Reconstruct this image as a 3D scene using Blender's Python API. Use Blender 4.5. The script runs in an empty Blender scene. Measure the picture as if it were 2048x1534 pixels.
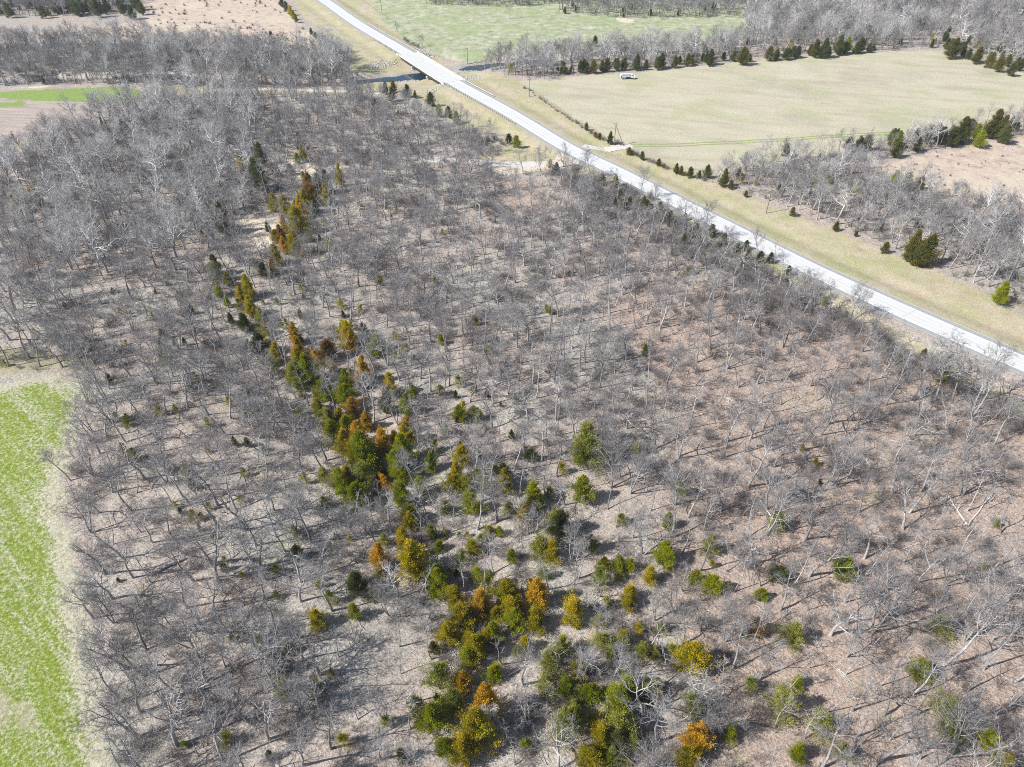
import bpy, math, random
import numpy as np
from mathutils import Vector, Matrix
R = random.Random(7)
NR = np.random.default_rng(7)
C = bpy.context.scene.collection
S = bpy.context.scene
rad = math.radians

# ---------------------------------------------------------------- camera, sky, sun, exposure
CAM_H, CAM_P, CAM_F = 120.0, 39.3, 1420.0          # metres up, degrees below the horizon, focal length in photo pixels (2048 wide)
cam_d = bpy.data.cameras.new('camera'); cam = bpy.data.objects.new('camera', cam_d); C.objects.link(cam)
cam.location = (0, 0, CAM_H); cam.rotation_euler = (rad(90 - CAM_P), 0, 0)
cam_d.sensor_width = 36; cam_d.lens = 36 * CAM_F / 2048
cam_d.clip_end = 12000; cam_d.clip_start = 1
S.camera = cam
SUN_EL, SH_AZ = 43.0, 71.0                          # shadows run 71 degrees clockwise of +Y
sv = Vector((-math.sin(rad(SH_AZ)) * math.cos(rad(SUN_EL)), -math.cos(rad(SH_AZ)) * math.cos(rad(SUN_EL)), math.sin(rad(SUN_EL))))
W = bpy.data.worlds.new('World'); S.world = W; W.use_nodes = True
wn = W.node_tree; bg = wn.nodes['Background']
sky = wn.nodes.new('ShaderNodeTexSky'); sky.sky_type = 'NISHITA'; sky.sun_disc = False
sky.sun_elevation = rad(SUN_EL); sky.sun_rotation = math.atan2(sv.x, sv.y)
wn.links.new(sky.outputs[0], bg.inputs[0]); bg.inputs[1].default_value = 0.085
sun_d = bpy.data.lights.new('sun', 'SUN'); sun = bpy.data.objects.new('sun', sun_d); C.objects.link(sun)
sun_d.energy = 4.9; sun_d.angle = rad(0.53); sun_d.color = (1.0, 0.975, 0.94)
sun.rotation_euler = sv.to_track_quat('Z', 'Y').to_euler(); sun.location = (-200, -100, 300)
S.view_settings.view_transform = 'Standard'; S.view_settings.look = 'None'
S.view_settings.gamma = 1; S.view_settings.use_curve_mapping = False
S.view_settings.exposure = 0.63
cy = S.cycles
cy.max_bounces = 4; cy.diffuse_bounces = 2; cy.glossy_bounces = 2; cy.transmission_bounces = 2; cy.transparent_max_bounces = 4
cy.use_denoising = False; cy.caustics_reflective = False; cy.caustics_refractive = False
cy.use_adaptive_sampling = True; cy.adaptive_threshold = 0.015
cy.filter_width = 1.0
S.render.use_persistent_data = False

def at(px, py, z=0.0):
    """the point of the level z that shows at pixel px, py of the photograph"""
    p = rad(CAM_P); X = px - 1024; Y = 767 - py
    dy = CAM_F * math.cos(p) + Y * math.sin(p); dz = -CAM_F * math.sin(p) + Y * math.cos(p)
    t = (CAM_H - z) / -dz
    return (X * t, dy * t)
def to_px(x, y, z):
    p = rad(CAM_P); dz = z - CAM_H
    d = y * math.cos(p) - dz * math.sin(p)
    return 1024 + CAM_F * x / d, 767 - CAM_F * (y * math.sin(p) + dz * math.cos(p)) / d, d

# ---------------------------------------------------------------- small maths
def smooth(a, b, x):
    t = np.clip((x - a) / (b - a), 0, 1); return t * t * (3 - 2 * t)
def catmull(pts, step):
    P = np.array(pts, float); out = []
    for i in range(len(P) - 1):
        p0 = P[max(i - 1, 0)]; p1 = P[i]; p2 = P[i + 1]; p3 = P[min(i + 2, len(P) - 1)]
        n = max(2, int(np.linalg.norm(p2 - p1) / step))
        for k in range(n):
            t = k / n
            out.append(0.5 * ((2 * p1) + (-p0 + p2) * t + (2 * p0 - 5 * p1 + 4 * p2 - p3) * t * t + (-p0 + 3 * p1 - 3 * p2 + p3) * t ** 3))
    out.append(P[-1]); return np.array(out)
def dist_line(x, y, L):
    """distance of points to a polyline, and the arc length at the foot"""
    x = np.asarray(x, float); y = np.asarray(y, float)
    best = np.full(x.shape, 1e9); arc = np.zeros(x.shape); s0 = 0.0; side = np.zeros(x.shape)
    for a, b in zip(L[:-1], L[1:]):
        d = b - a; l2 = d @ d; l = math.sqrt(l2)
        t = np.clip(((x - a[0]) * d[0] + (y - a[1]) * d[1]) / l2, 0, 1)
        q = np.hypot(x - a[0] - t * d[0], y - a[1] - t * d[1]); m = q < best
        best = np.where(m, q, best); arc = np.where(m, s0 + t * l, arc)
        side = np.where(m, np.sign(d[1] * (x - a[0]) - d[0] * (y - a[1])), side)
        s0 += l
    return best, arc, side
def inside(x, y, poly):
    x = np.asarray(x, float); y = np.asarray(y, float); r = np.zeros(x.shape, bool); n = len(poly)
    for i in range(n):
        x1, y1 = poly[i]; x2, y2 = poly[(i + 1) % n]
        c = (y1 > y) != (y2 > y)
        with np.errstate(divide='ignore', invalid='ignore'):
            xi = (x2 - x1) * (y - y1) / (y2 - y1 + 1e-12) + x1
        r ^= c & (x < xi)
    return r
def wob(x, y, s, seed):
    a = seed * 1.7
    return (np.sin(x * s + a) * np.cos(y * s * 1.13 + a * 2.1) + 0.5 * np.sin(x * s * 2.3 + y * s * 1.9 + a * 3) + 0.3 * np.sin(y * s * 4.1 - x * s * 3.3 + a * 5)) / 1.8
def poly_px(L): return [at(*p) for p in L]

# ---------------------------------------------------------------- the lie of the land
ROAD = catmull([(-900, 2000), (-320, 950), (-220, 755), (-147, 618), (-107, 540), (-67.6, 471.6), (-32.3, 408.2), (-1, 357.5), (24.5, 312), (42, 287.8),
                (88.6, 219.9), (107, 194.5), (138.8, 156.2), (190, 100), (260, 30), (420, -120)], 11)
ROAD_Z = 0.8
CREEK = catmull([(-700, 380), (-400, 408), (-290.3, 418.7), (-256.6, 425.2), (-224.6, 430.9), (-202.5, 432), (-164.5, 424.3), (-131.5, 418.7), (-106.4, 420.5), (-86.8, 422.4),
                 (-67.8, 428.0), (-50.9, 435.8), (-35.4, 444.8), (-14.8, 452.0), (11.0, 460.5), (55.2, 473.6), (87.9, 482.8), (140.1, 502.0), (237.9, 544.4), (395.1, 606.6), (800, 760)], 13)
WATER_Z = -3.7
def s_at(x, y): return float(dist_line(np.array([x]), np.array([y]), ROAD)[1][0])
BR0, BR1 = s_at(-64.8, 464.2), s_at(-32.6, 408.6)      # arc lengths of the two bridge ends
RAVINE = catmull([at(480, 700), at(600, 830), at(760, 960), at(900, 1180), at(960, 1450), at(980, 1700)], 14)
def height(x, y):
    x = np.asarray(x, float); y = np.asarray(y, float)
    near = (np.abs(x) < 900) & (y < 1400) & (y > -100)
    z = 0.45 * wob(x, y, 0.021, 1) + 0.18 * wob(x, y, 0.09, 2)
    dc, _, _ = dist_line(x, y, CREEK)
    pool = np.zeros(x.shape)
    for a_, b_, wd in ((-92, -48, 6), (-26, 22, 6), (-216, -188, 4), (78, 96, 3), (-275, -262, 3)):
        pool = np.maximum(pool, smooth(a_ - wd, a_ + wd, x) * (1 - smooth(b_ - wd, b_ + wd, x)))
    cut = -(2.7 + 2.0 * pool) * (1 - smooth(1.5 + 1.2 * pool, 9.0 + 2.0 * pool, dc + 2.4 * wob(x, y, 0.12, 3) + 1.2 * wob(x, y, 0.45, 7))) - 0.9 * (1 - smooth(12, 45, dc))
    dv, _, _ = dist_line(x, y, RAVINE)
    z = z + cut - 1.4 * (1 - smooth(2, 22, dv))
    dr, s, _ = dist_line(x, y, ROAD)
    under = smooth(BR0 - 2, BR0 + 12, s) * (1 - smooth(BR1 - 12, BR1 + 2, s)) * (1 - smooth(16, 40, dr))
    z = np.minimum(z, z * (1 - under) - 2.9 * under)
    onbr = smooth(BR0 - 1.5, BR0 + 5, s) * (1 - smooth(BR1 - 5, BR1 + 1.5, s))
    k = (1 - smooth(7.6, 15.0, dr)) * (1 - onbr)
    z = z * (1 - k) + (ROAD_Z - 0.10) * k
    ditch = -0.5 * np.exp(-((dr - 14) / 3.0) ** 2) * (1 - onbr)
    return z + ditch
def hz(x, y): return float(height(np.array([x]), np.array([y]))[0])

ZP = {
 'green': [[(-300, 775), (0, 768), (60, 752), (120, 748), (165, 762), (182, 790), (165, 830), (152, 900), (128, 975), (136, 1020), (155, 1100), (170, 1200), (188, 1300), (203, 1400), (240, 1534), (275, 1750), (-500, 1750)]],
 'plough': [[(-200, 178), (0, 180), (120, 173), (235, 170), (283, 176), (284, 192), (235, 218), (170, 250), (90, 275), (0, 296), (-200, 340)]],
 'hay': [[(1040, 163), (1147, 153), (1270, 146), (1500, 122), (1700, 106), (1880, 100), (1950, 118), (2048, 146), (2250, 215), (2250, 245), (2048, 232), (1900, 262), (1700, 300), (1450, 352), (1400, 342),
          (1330, 322), (1240, 292), (1200, 265), (1130, 222), (1080, 192)]],
 'red': [[(-400, 78), (0, 66), (100, 62), (290, 42), (285, -60), (540, -80), (562, 5), (590, 38), (622, 68), (650, 95), (640, 130), (480, 120), (420, 112), (300, 92), (150, 92), (0, 98), (-400, 110)],
         [(1700, 325), (1800, 322), (1900, 296), (2048, 272), (2400, 200), (2400, 540), (2060, 448), (1950, 420), (1860, 385), (1770, 355)]],
 'verge': [[(560, -60), (620, -60), (648, 0), (720, 50), (795, 95), (886, 150), (975, 200), (1035, 240), (1130, 297), (1120, 325), (1000, 322), (960, 318), (1010, 295), (985, 270), (930, 255), (900, 238), (830, 195), (760, 178), (700, 176), (690, 120), (640, 60), (600, 30)],
           [(620, -60), (735, -60), (760, 20), (800, 60), (850, 95), (900, 118), (960, 135), (1040, 163), (1080, 192), (1130, 222), (1200, 265), (1240, 292), (1330, 322), (1400, 345), (1450, 372), (1530, 408), (1630, 448), (1730, 488), (1830, 528), (1900, 560), (1990, 598), (2060, 640), (2300, 760),
            (2300, 860), (2048, 735), (1700, 570), (1500, 480), (1320, 385), (1130, 297), (1035, 240), (975, 200), (886, 150), (795, 95), (720, 50), (648, 0)],
           [(1130, 330), (1180, 335), (1290, 385), (1500, 500), (1700, 610), (1900, 720), (2100, 830), (2050, 835), (1880, 735), (1690, 622), (1480, 512), (1280, 395), (1190, 352), (1130, 345)],
           [(420, 175), (700, 178), (760, 182), (700, 186), (440, 186)], [(330, 168), (440, 168), (440, 182), (300, 190), (180, 215), (120, 265), (60, 290), (0, 300), (60, 272), (150, 245), (220, 213), (285, 190), (290, 178)]],
 'pasture': [[(725, -60), (1130, -60), (1480, -20), (1500, 60), (1440, 85), (1250, 95), (1050, 98), (965, 118), (900, 112), (830, 90), (760, 40)]],
 'sand': [[(470, 440), (540, 428), (575, 445), (560, 500), (520, 520), (478, 515)], [(548, 322), (620, 318), (645, 350), (600, 372), (560, 352)], [(612, 445), (640, 448), (650, 480), (622, 480)], [(975, 338), (1120, 318), (1140, 332), (1060, 345), (990, 350)],
          [(1105, 318), (1128, 300), (1128, 280), (1180, 330), (1130, 335)], [(20, 172), (110, 168), (110, 172), (20, 177)], [(1640, 595), (1680, 605), (1670, 622), (1645, 612)], [(1225, 35), (1275, 37), (1262, 46), (1240, 44)]],
 'meadow': [[(-400, 640), (0, 690), (90, 705), (190, 715), (190, 735), (0, 752), (-400, 760)], [(1890, 560), (2200, 640), (2200, 700), (2000, 600)]],
 'clay': [[(1000, 320), (1060, 300), (1130, 300), (1100, 322)], [(1000, 350), (1100, 360), (1100, 440), (1010, 420)], [(1500, 590), (1700, 640), (1900, 740), (2100, 800), (2300, 1750), (1500, 1750), (1300, 1100), (1330, 800), (1200, 600), (1340, 540)]],
}
ZONES = {k: [poly_px(p) for p in v] for k, v in ZP.items()}

# ---------------------------------------------------------------- node helpers
class NT:
    def __init__(s, name):
        s.m = bpy.data.materials.new(name); s.m.use_nodes = True; s.t = s.m.node_tree
        s.b = s.t.nodes['Principled BSDF']; s.co = None
    def n(s, ty, **kw):
        x = s.t.nodes.new(ty)
        for k, v in kw.items():
            if k == 'inp':
                for kk, vv in v.items(): s.set(x.inputs[kk], vv)
            else: setattr(x, k, v)
        return x
    def set(s, sock, v):
        if isinstance(v, bpy.types.NodeSocket): s.t.links.new(v, sock)
        elif isinstance(v, tuple) and len(v) == 3 and sock.type == 'RGBA': sock.default_value = (*v, 1)
        else: sock.default_value = v
    def pos(s):
        if not s.co: s.co = s.n('ShaderNodeTexCoord').outputs['Object']
        return s.co
    def noise(s, scale, detail=3, rough=0.55, vec=None, dist=0.0):
        return s.n('ShaderNodeTexNoise', inp={'Vector': vec or s.pos(), 'Scale': scale, 'Detail': detail, 'Roughness': rough, 'Distortion': dist}).outputs['Fac']
    def scaled(s, v):
        return s.n('ShaderNodeMapping', inp={'Vector': s.pos(), 'Scale': v}).outputs[0]
    def rotated(s, a, v):
        r = s.n('ShaderNodeMapping', inp={'Vector': s.pos(), 'Rotation': (0, 0, a)}).outputs[0]
        return s.n('ShaderNodeMapping', inp={'Vector': r, 'Scale': v}).outputs[0]
    def ramp(s, f, stops):
        r = s.n('ShaderNodeValToRGB'); s.set(r.inputs[0], f); e = r.color_ramp.elements
        while len(e) < len(stops): e.new(0.5)
        for k, (p, c) in enumerate(stops):
            e[k].position = p; e[k].color = (*c, 1) if len(c) == 3 else c
        return r.outputs[0]
    def step(s, f, a, b):
        return s.n('ShaderNodeMapRange', interpolation_type='SMOOTHSTEP', inp={'Value': f, 'From Min': a, 'From Max': b}).outputs[0]
    def mix(s, f, a, b, blend='MIX'):
        x = s.n('ShaderNodeMix', data_type='RGBA', blend_type=blend)
        s.set(x.inputs[0], f); s.set(x.inputs[6], a); s.set(x.inputs[7], b); return x.outputs[2]
    def math(s, op, a, b=0.0):
        x = s.n('ShaderNodeMath', operation=op); s.set(x.inputs[0], a); s.set(x.inputs[1], b); return x.outputs[0]
    def attr(s, name):
        return s.n('ShaderNodeAttribute', attribute_name=name).outputs['Fac']
    def done(s, col, rough=0.85, bump=None, bs=0.3, bd=0.1, spec=0.3):
        s.set(s.b.inputs['Base Color'], col); s.set(s.b.inputs['Roughness'], rough); s.set(s.b.inputs['Specular IOR Level'], spec)
        if bump is not None:
            s.set(s.b.inputs['Normal'], s.n('ShaderNodeBump', inp={'Height': bump, 'Strength': bs, 'Distance': bd}).outputs[0])
        return s.m
def plain(name, col, rough=0.6, var=0.15, scale=3.0, metal=0.0):
    t = NT(name); f = t.noise(scale, 4)
    c2 = tuple(c * (1 - var) for c in col); c1 = tuple(min(1, c * (1 + var)) for c in col)
    m = t.done(t.ramp(f, [(0.3, c2), (0.7, c1)]), rough); t.b.inputs['Metallic'].default_value = metal; return m

def ground_material():
    t = NT('ground')
    n_f = t.noise(2.6, 5, 0.72); n_ff = t.noise(6.5, 3, 0.7); n_m = t.noise(0.22, 4, 0.6); n_l = t.noise(0.035, 4, 0.55); n_c = t.noise(1.0, 4, 0.7, dist=0.6)
    # leaf litter: pale tan with pinkish brown drifts, dark gaps and pale dead sticks
    lit = t.ramp(n_m, [(0.25, (0.29, 0.24, 0.205)), (0.5, (0.37, 0.31, 0.265)), (0.75, (0.44, 0.385, 0.335))])
    gry = t.ramp(n_c, [(0.3, (0.25, 0.23, 0.20)), (0.7, (0.44, 0.41, 0.36))])
    lit = t.mix(t.step(n_l, 0.42, 0.60), lit, gry)
    cl = t.ramp(n_c, [(0.3, (0.29, 0.20, 0.155)), (0.7, (0.44, 0.335, 0.265))])
    wc = t.step(t.math('ADD', t.attr('clay'), t.math('MULTIPLY', t.math('SUBTRACT', n_m, 0.5), 1.6)), 0.45, 0.95)
    lit = t.mix(t.math('MULTIPLY', wc, 0.7), lit, cl)
    moss = t.step(t.noise(0.09, 3), 0.60, 0.72)
    lit = t.mix(t.math('MULTIPLY', moss, 0.45), lit, (0.33, 0.32, 0.17))
    sp = t.ramp(n_f, [(0.34, (0.42, 0.40, 0.40)), (0.50, (1, 1, 1)), (0.66, (1.32, 1.32, 1.34))])
    lit = t.mix(1.0, lit, sp, 'MULTIPLY')
    st = t.noise(1.0, 2, 0.5, vec=t.rotated(0.7, (0.5, 4.5, 1)), dist=1.0)
    st2 = t.noise(1.0, 2, 0.5, vec=t.rotated(-0.3, (0.5, 4.2, 1)), dist=1.0)
    lit = t.mix(t.math('MULTIPLY', t.step(st, 0.60, 0.68), 0.55), lit, (0.60, 0.56, 0.50))
    lit = t.mix(t.math('MULTIPLY', t.step(st2, 0.62, 0.68), 0.6), lit, (0.13, 0.10, 0.08))
    col = lit
    def zone(name, c, lo=0.35, hi=0.65, amp=0.7):
        nonlocal col
        w = t.step(t.math('ADD', t.attr(name), t.math('MULTIPLY', t.math('SUBTRACT', n_c, 0.5), amp)), lo, hi)
        col = t.mix(w, col, c)
    fine = t.ramp(n_f, [(0.35, (0.72, 0.72, 0.72)), (0.5, (1, 1, 1)), (0.66, (1.22, 1.22, 1.22))])
    # woodland meadow floor
    me = t.ramp(n_m, [(0.3, (0.22, 0.215, 0.13)), (0.5, (0.31, 0.285, 0.19)), (0.75, (0.37, 0.33, 0.25))])
    zone('meadow', t.mix(1.0, me, fine, 'MULTIPLY'), 0.3, 0.8, 0.9)
    # verges and dry banks, with greener runs
    ve = t.ramp(n_m, [(0.25, (0.34, 0.28, 0.20)), (0.5, (0.41, 0.35, 0.25)), (0.75, (0.455, 0.41, 0.32))])
    vg = t.ramp(t.noise(0.06, 4, 0.65), [(0.40, (0, 0, 0)), (0.62, (1, 1, 1))])
    ve = t.mix(t.math('MULTIPLY', vg, 0.55), ve, (0.29, 0.31, 0.13))
    ve = t.mix(t.math('MULTIPLY', t.step(t.noise(0.05, 5, 0.7), 0.60, 0.70), 0.6), ve, (0.42, 0.29, 0.20))
    zone('verge', t.mix(1.0, ve, fine, 'MULTIPLY'), 0.3, 0.7, 0.6)
    # hay field: even pale straw with thin grey and green tinges
    streak = t.noise(1.0, 4, 0.6, vec=t.rotated(0.25, (0.03, 0.14, 1)))
    ha = t.ramp(streak, [(0.30, (0.36, 0.325, 0.235)), (0.5, (0.425, 0.39, 0.285)), (0.72, (0.445, 0.42, 0.32))])
    ha = t.mix(t.math('MULTIPLY', t.step(n_l, 0.50, 0.66), 0.6), ha, (0.335, 0.345, 0.20))
    ha = t.mix(t.math('MULTIPLY', t.step(t.noise(0.9, 2), 0.73, 0.77), 0.65), ha, (0.16, 0.14, 0.10))
    damp = t.step(t.noise(0.018, 5, 0.6), 0.52, 0.66)
    ha = t.mix(t.math('MULTIPLY', damp, 0.45), ha, (0.30, 0.275, 0.215))
    zone('hay', t.mix(0.8, ha, t.mix(1.0, ha, fine, 'MULTIPLY')))
    # grazed pasture beyond: greener with bleached tussocks
    pa = t.ramp(t.noise(0.16, 5, 0.7), [(0.33, (0.20, 0.235, 0.13)), (0.5, (0.32, 0.335, 0.215)), (0.66, (0.46, 0.44, 0.34))])
    pa = t.mix(t.math('MULTIPLY', t.step(n_l, 0.46, 0.60), 0.5), pa, (0.25, 0.31, 0.14))
    zone('pasture', pa)
    # broomsedge field: pinkish with brush
    re = t.ramp(t.noise(0.20, 5, 0.7), [(0.30, (0.28, 0.215, 0.175)), (0.48, (0.44, 0.355, 0.29)), (0.70, (0.52, 0.44, 0.345))])
    re = t.mix(t.math('MULTIPLY', t.step(n_l, 0.48, 0.62), 0.6), re, (0.50, 0.44, 0.33))
    re = t.mix(t.step(t.noise(0.55, 2), 0.66, 0.73), re, (0.23, 0.165, 0.15))
    zone('red', re)
    # ploughed field: grey brown with a green flush at its far side
    pl = t.ramp(t.noise(1.0, 4, 0.6, vec=t.rotated(0.12, (0.05, 0.5, 1))), [(0.3, (0.27, 0.22, 0.19)), (0.7, (0.42, 0.36, 0.31))])
    gf = t.step(t.math('ADD', t.attr('flush'), t.math('MULTIPLY', t.math('SUBTRACT', n_m, 0.5), 0.8)), 0.35, 0.7)
    pl = t.mix(gf, pl, t.ramp(n_c, [(0.3, (0.15, 0.225, 0.05)), (0.7, (0.26, 0.335, 0.10))]))
    zone('plough', pl)
    # winter wheat: drilled rows of bright green among bleached stubble
    rows = t.noise(1.0, 4, 0.65, vec=t.rotated(rad(131), (0.55, 0.045, 1)))
    clump = t.noise(1.7, 4, 0.75); blot = t.noise(0.075, 4, 0.6)
    gr = t.ramp(clump, [(0.30, (0.09, 0.145, 0.014)), (0.5, (0.17, 0.225, 0.03)), (0.68, (0.28, 0.315, 0.085))])
    str_ = t.ramp(clump, [(0.3, (0.22, 0.215, 0.13)), (0.6, (0.46, 0.43, 0.335))])
    mixf = t.math('ADD', t.math('MULTIPLY', clump, 0.9), t.math('ADD', t.math('MULTIPLY', rows, 0.55), t.math('MULTIPLY', t.attr('stubble'), 0.42)))
    gr = t.mix(t.step(mixf, 0.64, 0.96), gr, str_)
    gr = t.mix(t.math('MULTIPLY', t.step(blot, 0.56, 0.64), 0.85), gr, t.ramp(clump, [(0.3, (0.26, 0.24, 0.15)), (0.7, (0.47, 0.42, 0.33))]))
    zone('green', gr, 0.35, 0.65, 0.5)
    sa = t.ramp(n_c, [(0.3, (0.44, 0.36, 0.27)), (0.7, (0.66, 0.58, 0.47))])
    zone('sand', t.mix(1.0, sa, fine, 'MULTIPLY'), 0.35, 0.7, 0.8)
    wet = t.ramp(n_f, [(0.3, (0.20, 0.175, 0.15)), (0.7, (0.50, 0.46, 0.42))])
    zone('bank', wet, 0.4, 0.7, 0.8)
    t.set(t.b.inputs['Base Color'], col)
    return t.done(col, 0.95, t.math('ADD', n_f, t.math('MULTIPLY', n_c, 1.5)), 0.8, 0.18, 0.1)
M_GROUND = ground_material()

def road_material():
    t = NT('highway_concrete')
    u = t.attr('across')                       # metres from the centre line
    a = t.math('ABSOLUTE', u)
    along = t.noise(1.0, 5, 0.65, vec=t.rotated(rad(148), (1.3, 0.05, 1)))
    n = t.noise(1.3, 4, 0.6)
    lane = t.ramp(t.math('ADD', t.math('MULTIPLY', along, 0.6), t.math('MULTIPLY', n, 0.4)), [(0.32, (0.43, 0.43, 0.425)), (0.62, (0.53, 0.53, 0.52))])
    sh = t.ramp(n, [(0.3, (0.24, 0.245, 0.25)), (0.7, (0.33, 0.335, 0.335))])
    tr = t.math('ABSOLUTE', t.math('SUBTRACT', t.math('ABSOLUTE', t.math('SUBTRACT', a, 1.85)), 0.85))   # wheel tracks polished paler
    lane = t.mix(t.math('MULTIPLY', t.step(tr, 0.50, 0.10), 0.5), lane, (0.58, 0.58, 0.575))
    lane = t.mix(t.math('MULTIPLY', t.step(t.math('ABSOLUTE', t.math('SUBTRACT', a, 1.85)), 0.45, 0.1), 0.25), lane, (0.50, 0.51, 0.47))
    lane = t.mix(t.math('MULTIPLY', t.step(t.noise(0.45, 5, 0.7), 0.60, 0.72), 0.35), lane, (0.44, 0.44, 0.42))
    col = t.mix(t.step(a, 3.78, 3.95), lane, sh)
    seam = t.step(t.noise(1.0, 2, 0.5, vec=t.rotated(rad(148), (0.02, 0.9, 1))), 0.64, 0.67)      # patched joints
    col = t.mix(t.math('MULTIPLY', seam, 0.35), col, (0.26, 0.26, 0.26))
    col = t.mix(t.step(t.math('ADD', a, t.math('MULTIPLY', t.noise(0.6, 4, 0.7), 1.2)), 5.7, 6.7), col, (0.40, 0.365, 0.30))
    return t.done(col, 0.85, n, 0.2, 0.02)
def bark_material(name, lo, hi, white=None, z0=0, z1=1):
    t = NT(name)
    n = t.noise(1.0, 4, 0.65, vec=t.scaled((3, 3, 0.9)))
    col = t.ramp(n, [(0.28, lo), (0.72, hi)])
    oi = t.n('ShaderNodeObjectInfo').outputs['Random']
    if white:
        z = t.n('ShaderNodeSeparateXYZ', inp={0: t.pos()}).outputs[2]
        w = t.step(t.math('ADD', z, t.math('MULTIPLY', t.noise(0.9, 3), 5.0)), z0 + 2.5, z1 + 2.5)
        col = t.mix(w, col, white)
    col = t.mix(1.0, col, t.ramp(oi, [(0, (0.58, 0.57, 0.58)), (0.6, (1.0, 1.0, 1.0)), (1, (1.16, 1.16, 1.18))]), 'MULTIPLY')
    return t.done(col, 0.9, n, 0.4, 0.05, 0.15)
M_BARK = bark_material('bark_grey', (0.20, 0.19, 0.182), (0.50, 0.49, 0.48))
M_TWIG = bark_material('twig_grey', (0.145, 0.138, 0.136), (0.35, 0.343, 0.345))
M_SYC = bark_material('bark_sycamore', (0.17, 0.155, 0.14), (0.36, 0.34, 0.32), (0.58, 0.57, 0.55), 3.5, 8.5)
M_SYCT = bark_material('twig_sycamore', (0.34, 0.33, 0.32), (0.58, 0.57, 0.55))
M_DEAD = bark_material('dead_wood', (0.36, 0.34, 0.315), (0.64, 0.62, 0.59))
M_CBARK = bark_material('bark_cedar', (0.13, 0.095, 0.075), (0.28, 0.22, 0.18))
M_BRUSH = bark_material('brush_stems', (0.17, 0.15, 0.14), (0.36, 0.335, 0.32))
M_RBRUSH = bark_material('red_brush_stems', (0.17, 0.10, 0.085), (0.30, 0.19, 0.16))

def cedar_material(name, base, tip, amount):
    """evergreen sprays: the base green, with pollen-coloured tips over AMOUNT of the crown"""
    t = NT(name)
    r = t.attr('rnd'); tp = t.attr('tip')
    blob = t.noise(0.55, 3, 0.6)
    oi = t.n('ShaderNodeObjectInfo').outputs['Random']
    g = t.ramp(r, [(0.0, tuple(c * 0.55 for c in base)), (0.6, base), (1.0, tuple(min(1, c * 1.45) for c in base))])
    g = t.mix(t.math('MULTIPLY', tp, 0.35), g, (base[0] * 1.5, base[1] * 1.4, base[2] * 1.2))
    w = t.step(t.math('ADD', t.math('ADD', blob, t.math('MULTIPLY', tp, 0.35)), t.math('MULTIPLY', r, 0.25)), 1.35 - amount, 1.55 - amount)
    o = t.ramp(r, [(0.0, tuple(c * 0.6 for c in tip)), (1.0, tip)])
    col = t.mix(w, g, o)
    col = t.mix(1.0, col, t.ramp(oi, [(0, (0.78, 0.82, 0.8)), (1, (1.2, 1.15, 1.1))]), 'MULTIPLY')
    m = t.done(col, 0.75, None, spec=0.2)
    tr = t.n('ShaderNodeBsdfTranslucent', inp={'Color': col}); mx = t.n('ShaderNodeMixShader', inp={0: 0.42})
    t.t.links.new(t.b.outputs[0], mx.inputs[1]); t.t.links.new(tr.outputs[0], mx.inputs[2])
    t.t.links.new(mx.outputs[0], t.t.nodes['Material Output'].inputs['Surface'])
    return m
ORANGE = (0.82, 0.50, 0.05); RUST = (0.46, 0.25, 0.06); YEL = (0.42, 0.32, 0.015)
CM = {
 'g': cedar_material('cedar_green', (0.31, 0.36, 0.014), YEL, 0.42),
 'd': cedar_material('cedar_dark', (0.125, 0.145, 0.05), YEL, 0.12),
 'y': cedar_material('cedar_olive', (0.42, 0.40, 0.018), (0.66, 0.47, 0.03), 0.52),
 'm': cedar_material('cedar_mixed', (0.40, 0.37, 0.016), ORANGE, 0.44),
 'o': cedar_material('cedar_orange', (0.52, 0.40, 0.02), ORANGE, 0.70),
 'r': cedar_material('cedar_rust', (0.21, 0.18, 0.045), RUST, 0.60),
 'p': cedar_material('cedar_pale', (0.33, 0.36, 0.07), (0.42, 0.41, 0.12), 0.50),
 'k': cedar_material('cedar_dull', (0.145, 0.16, 0.045), (0.33, 0.23, 0.05), 0.48),
}

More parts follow.
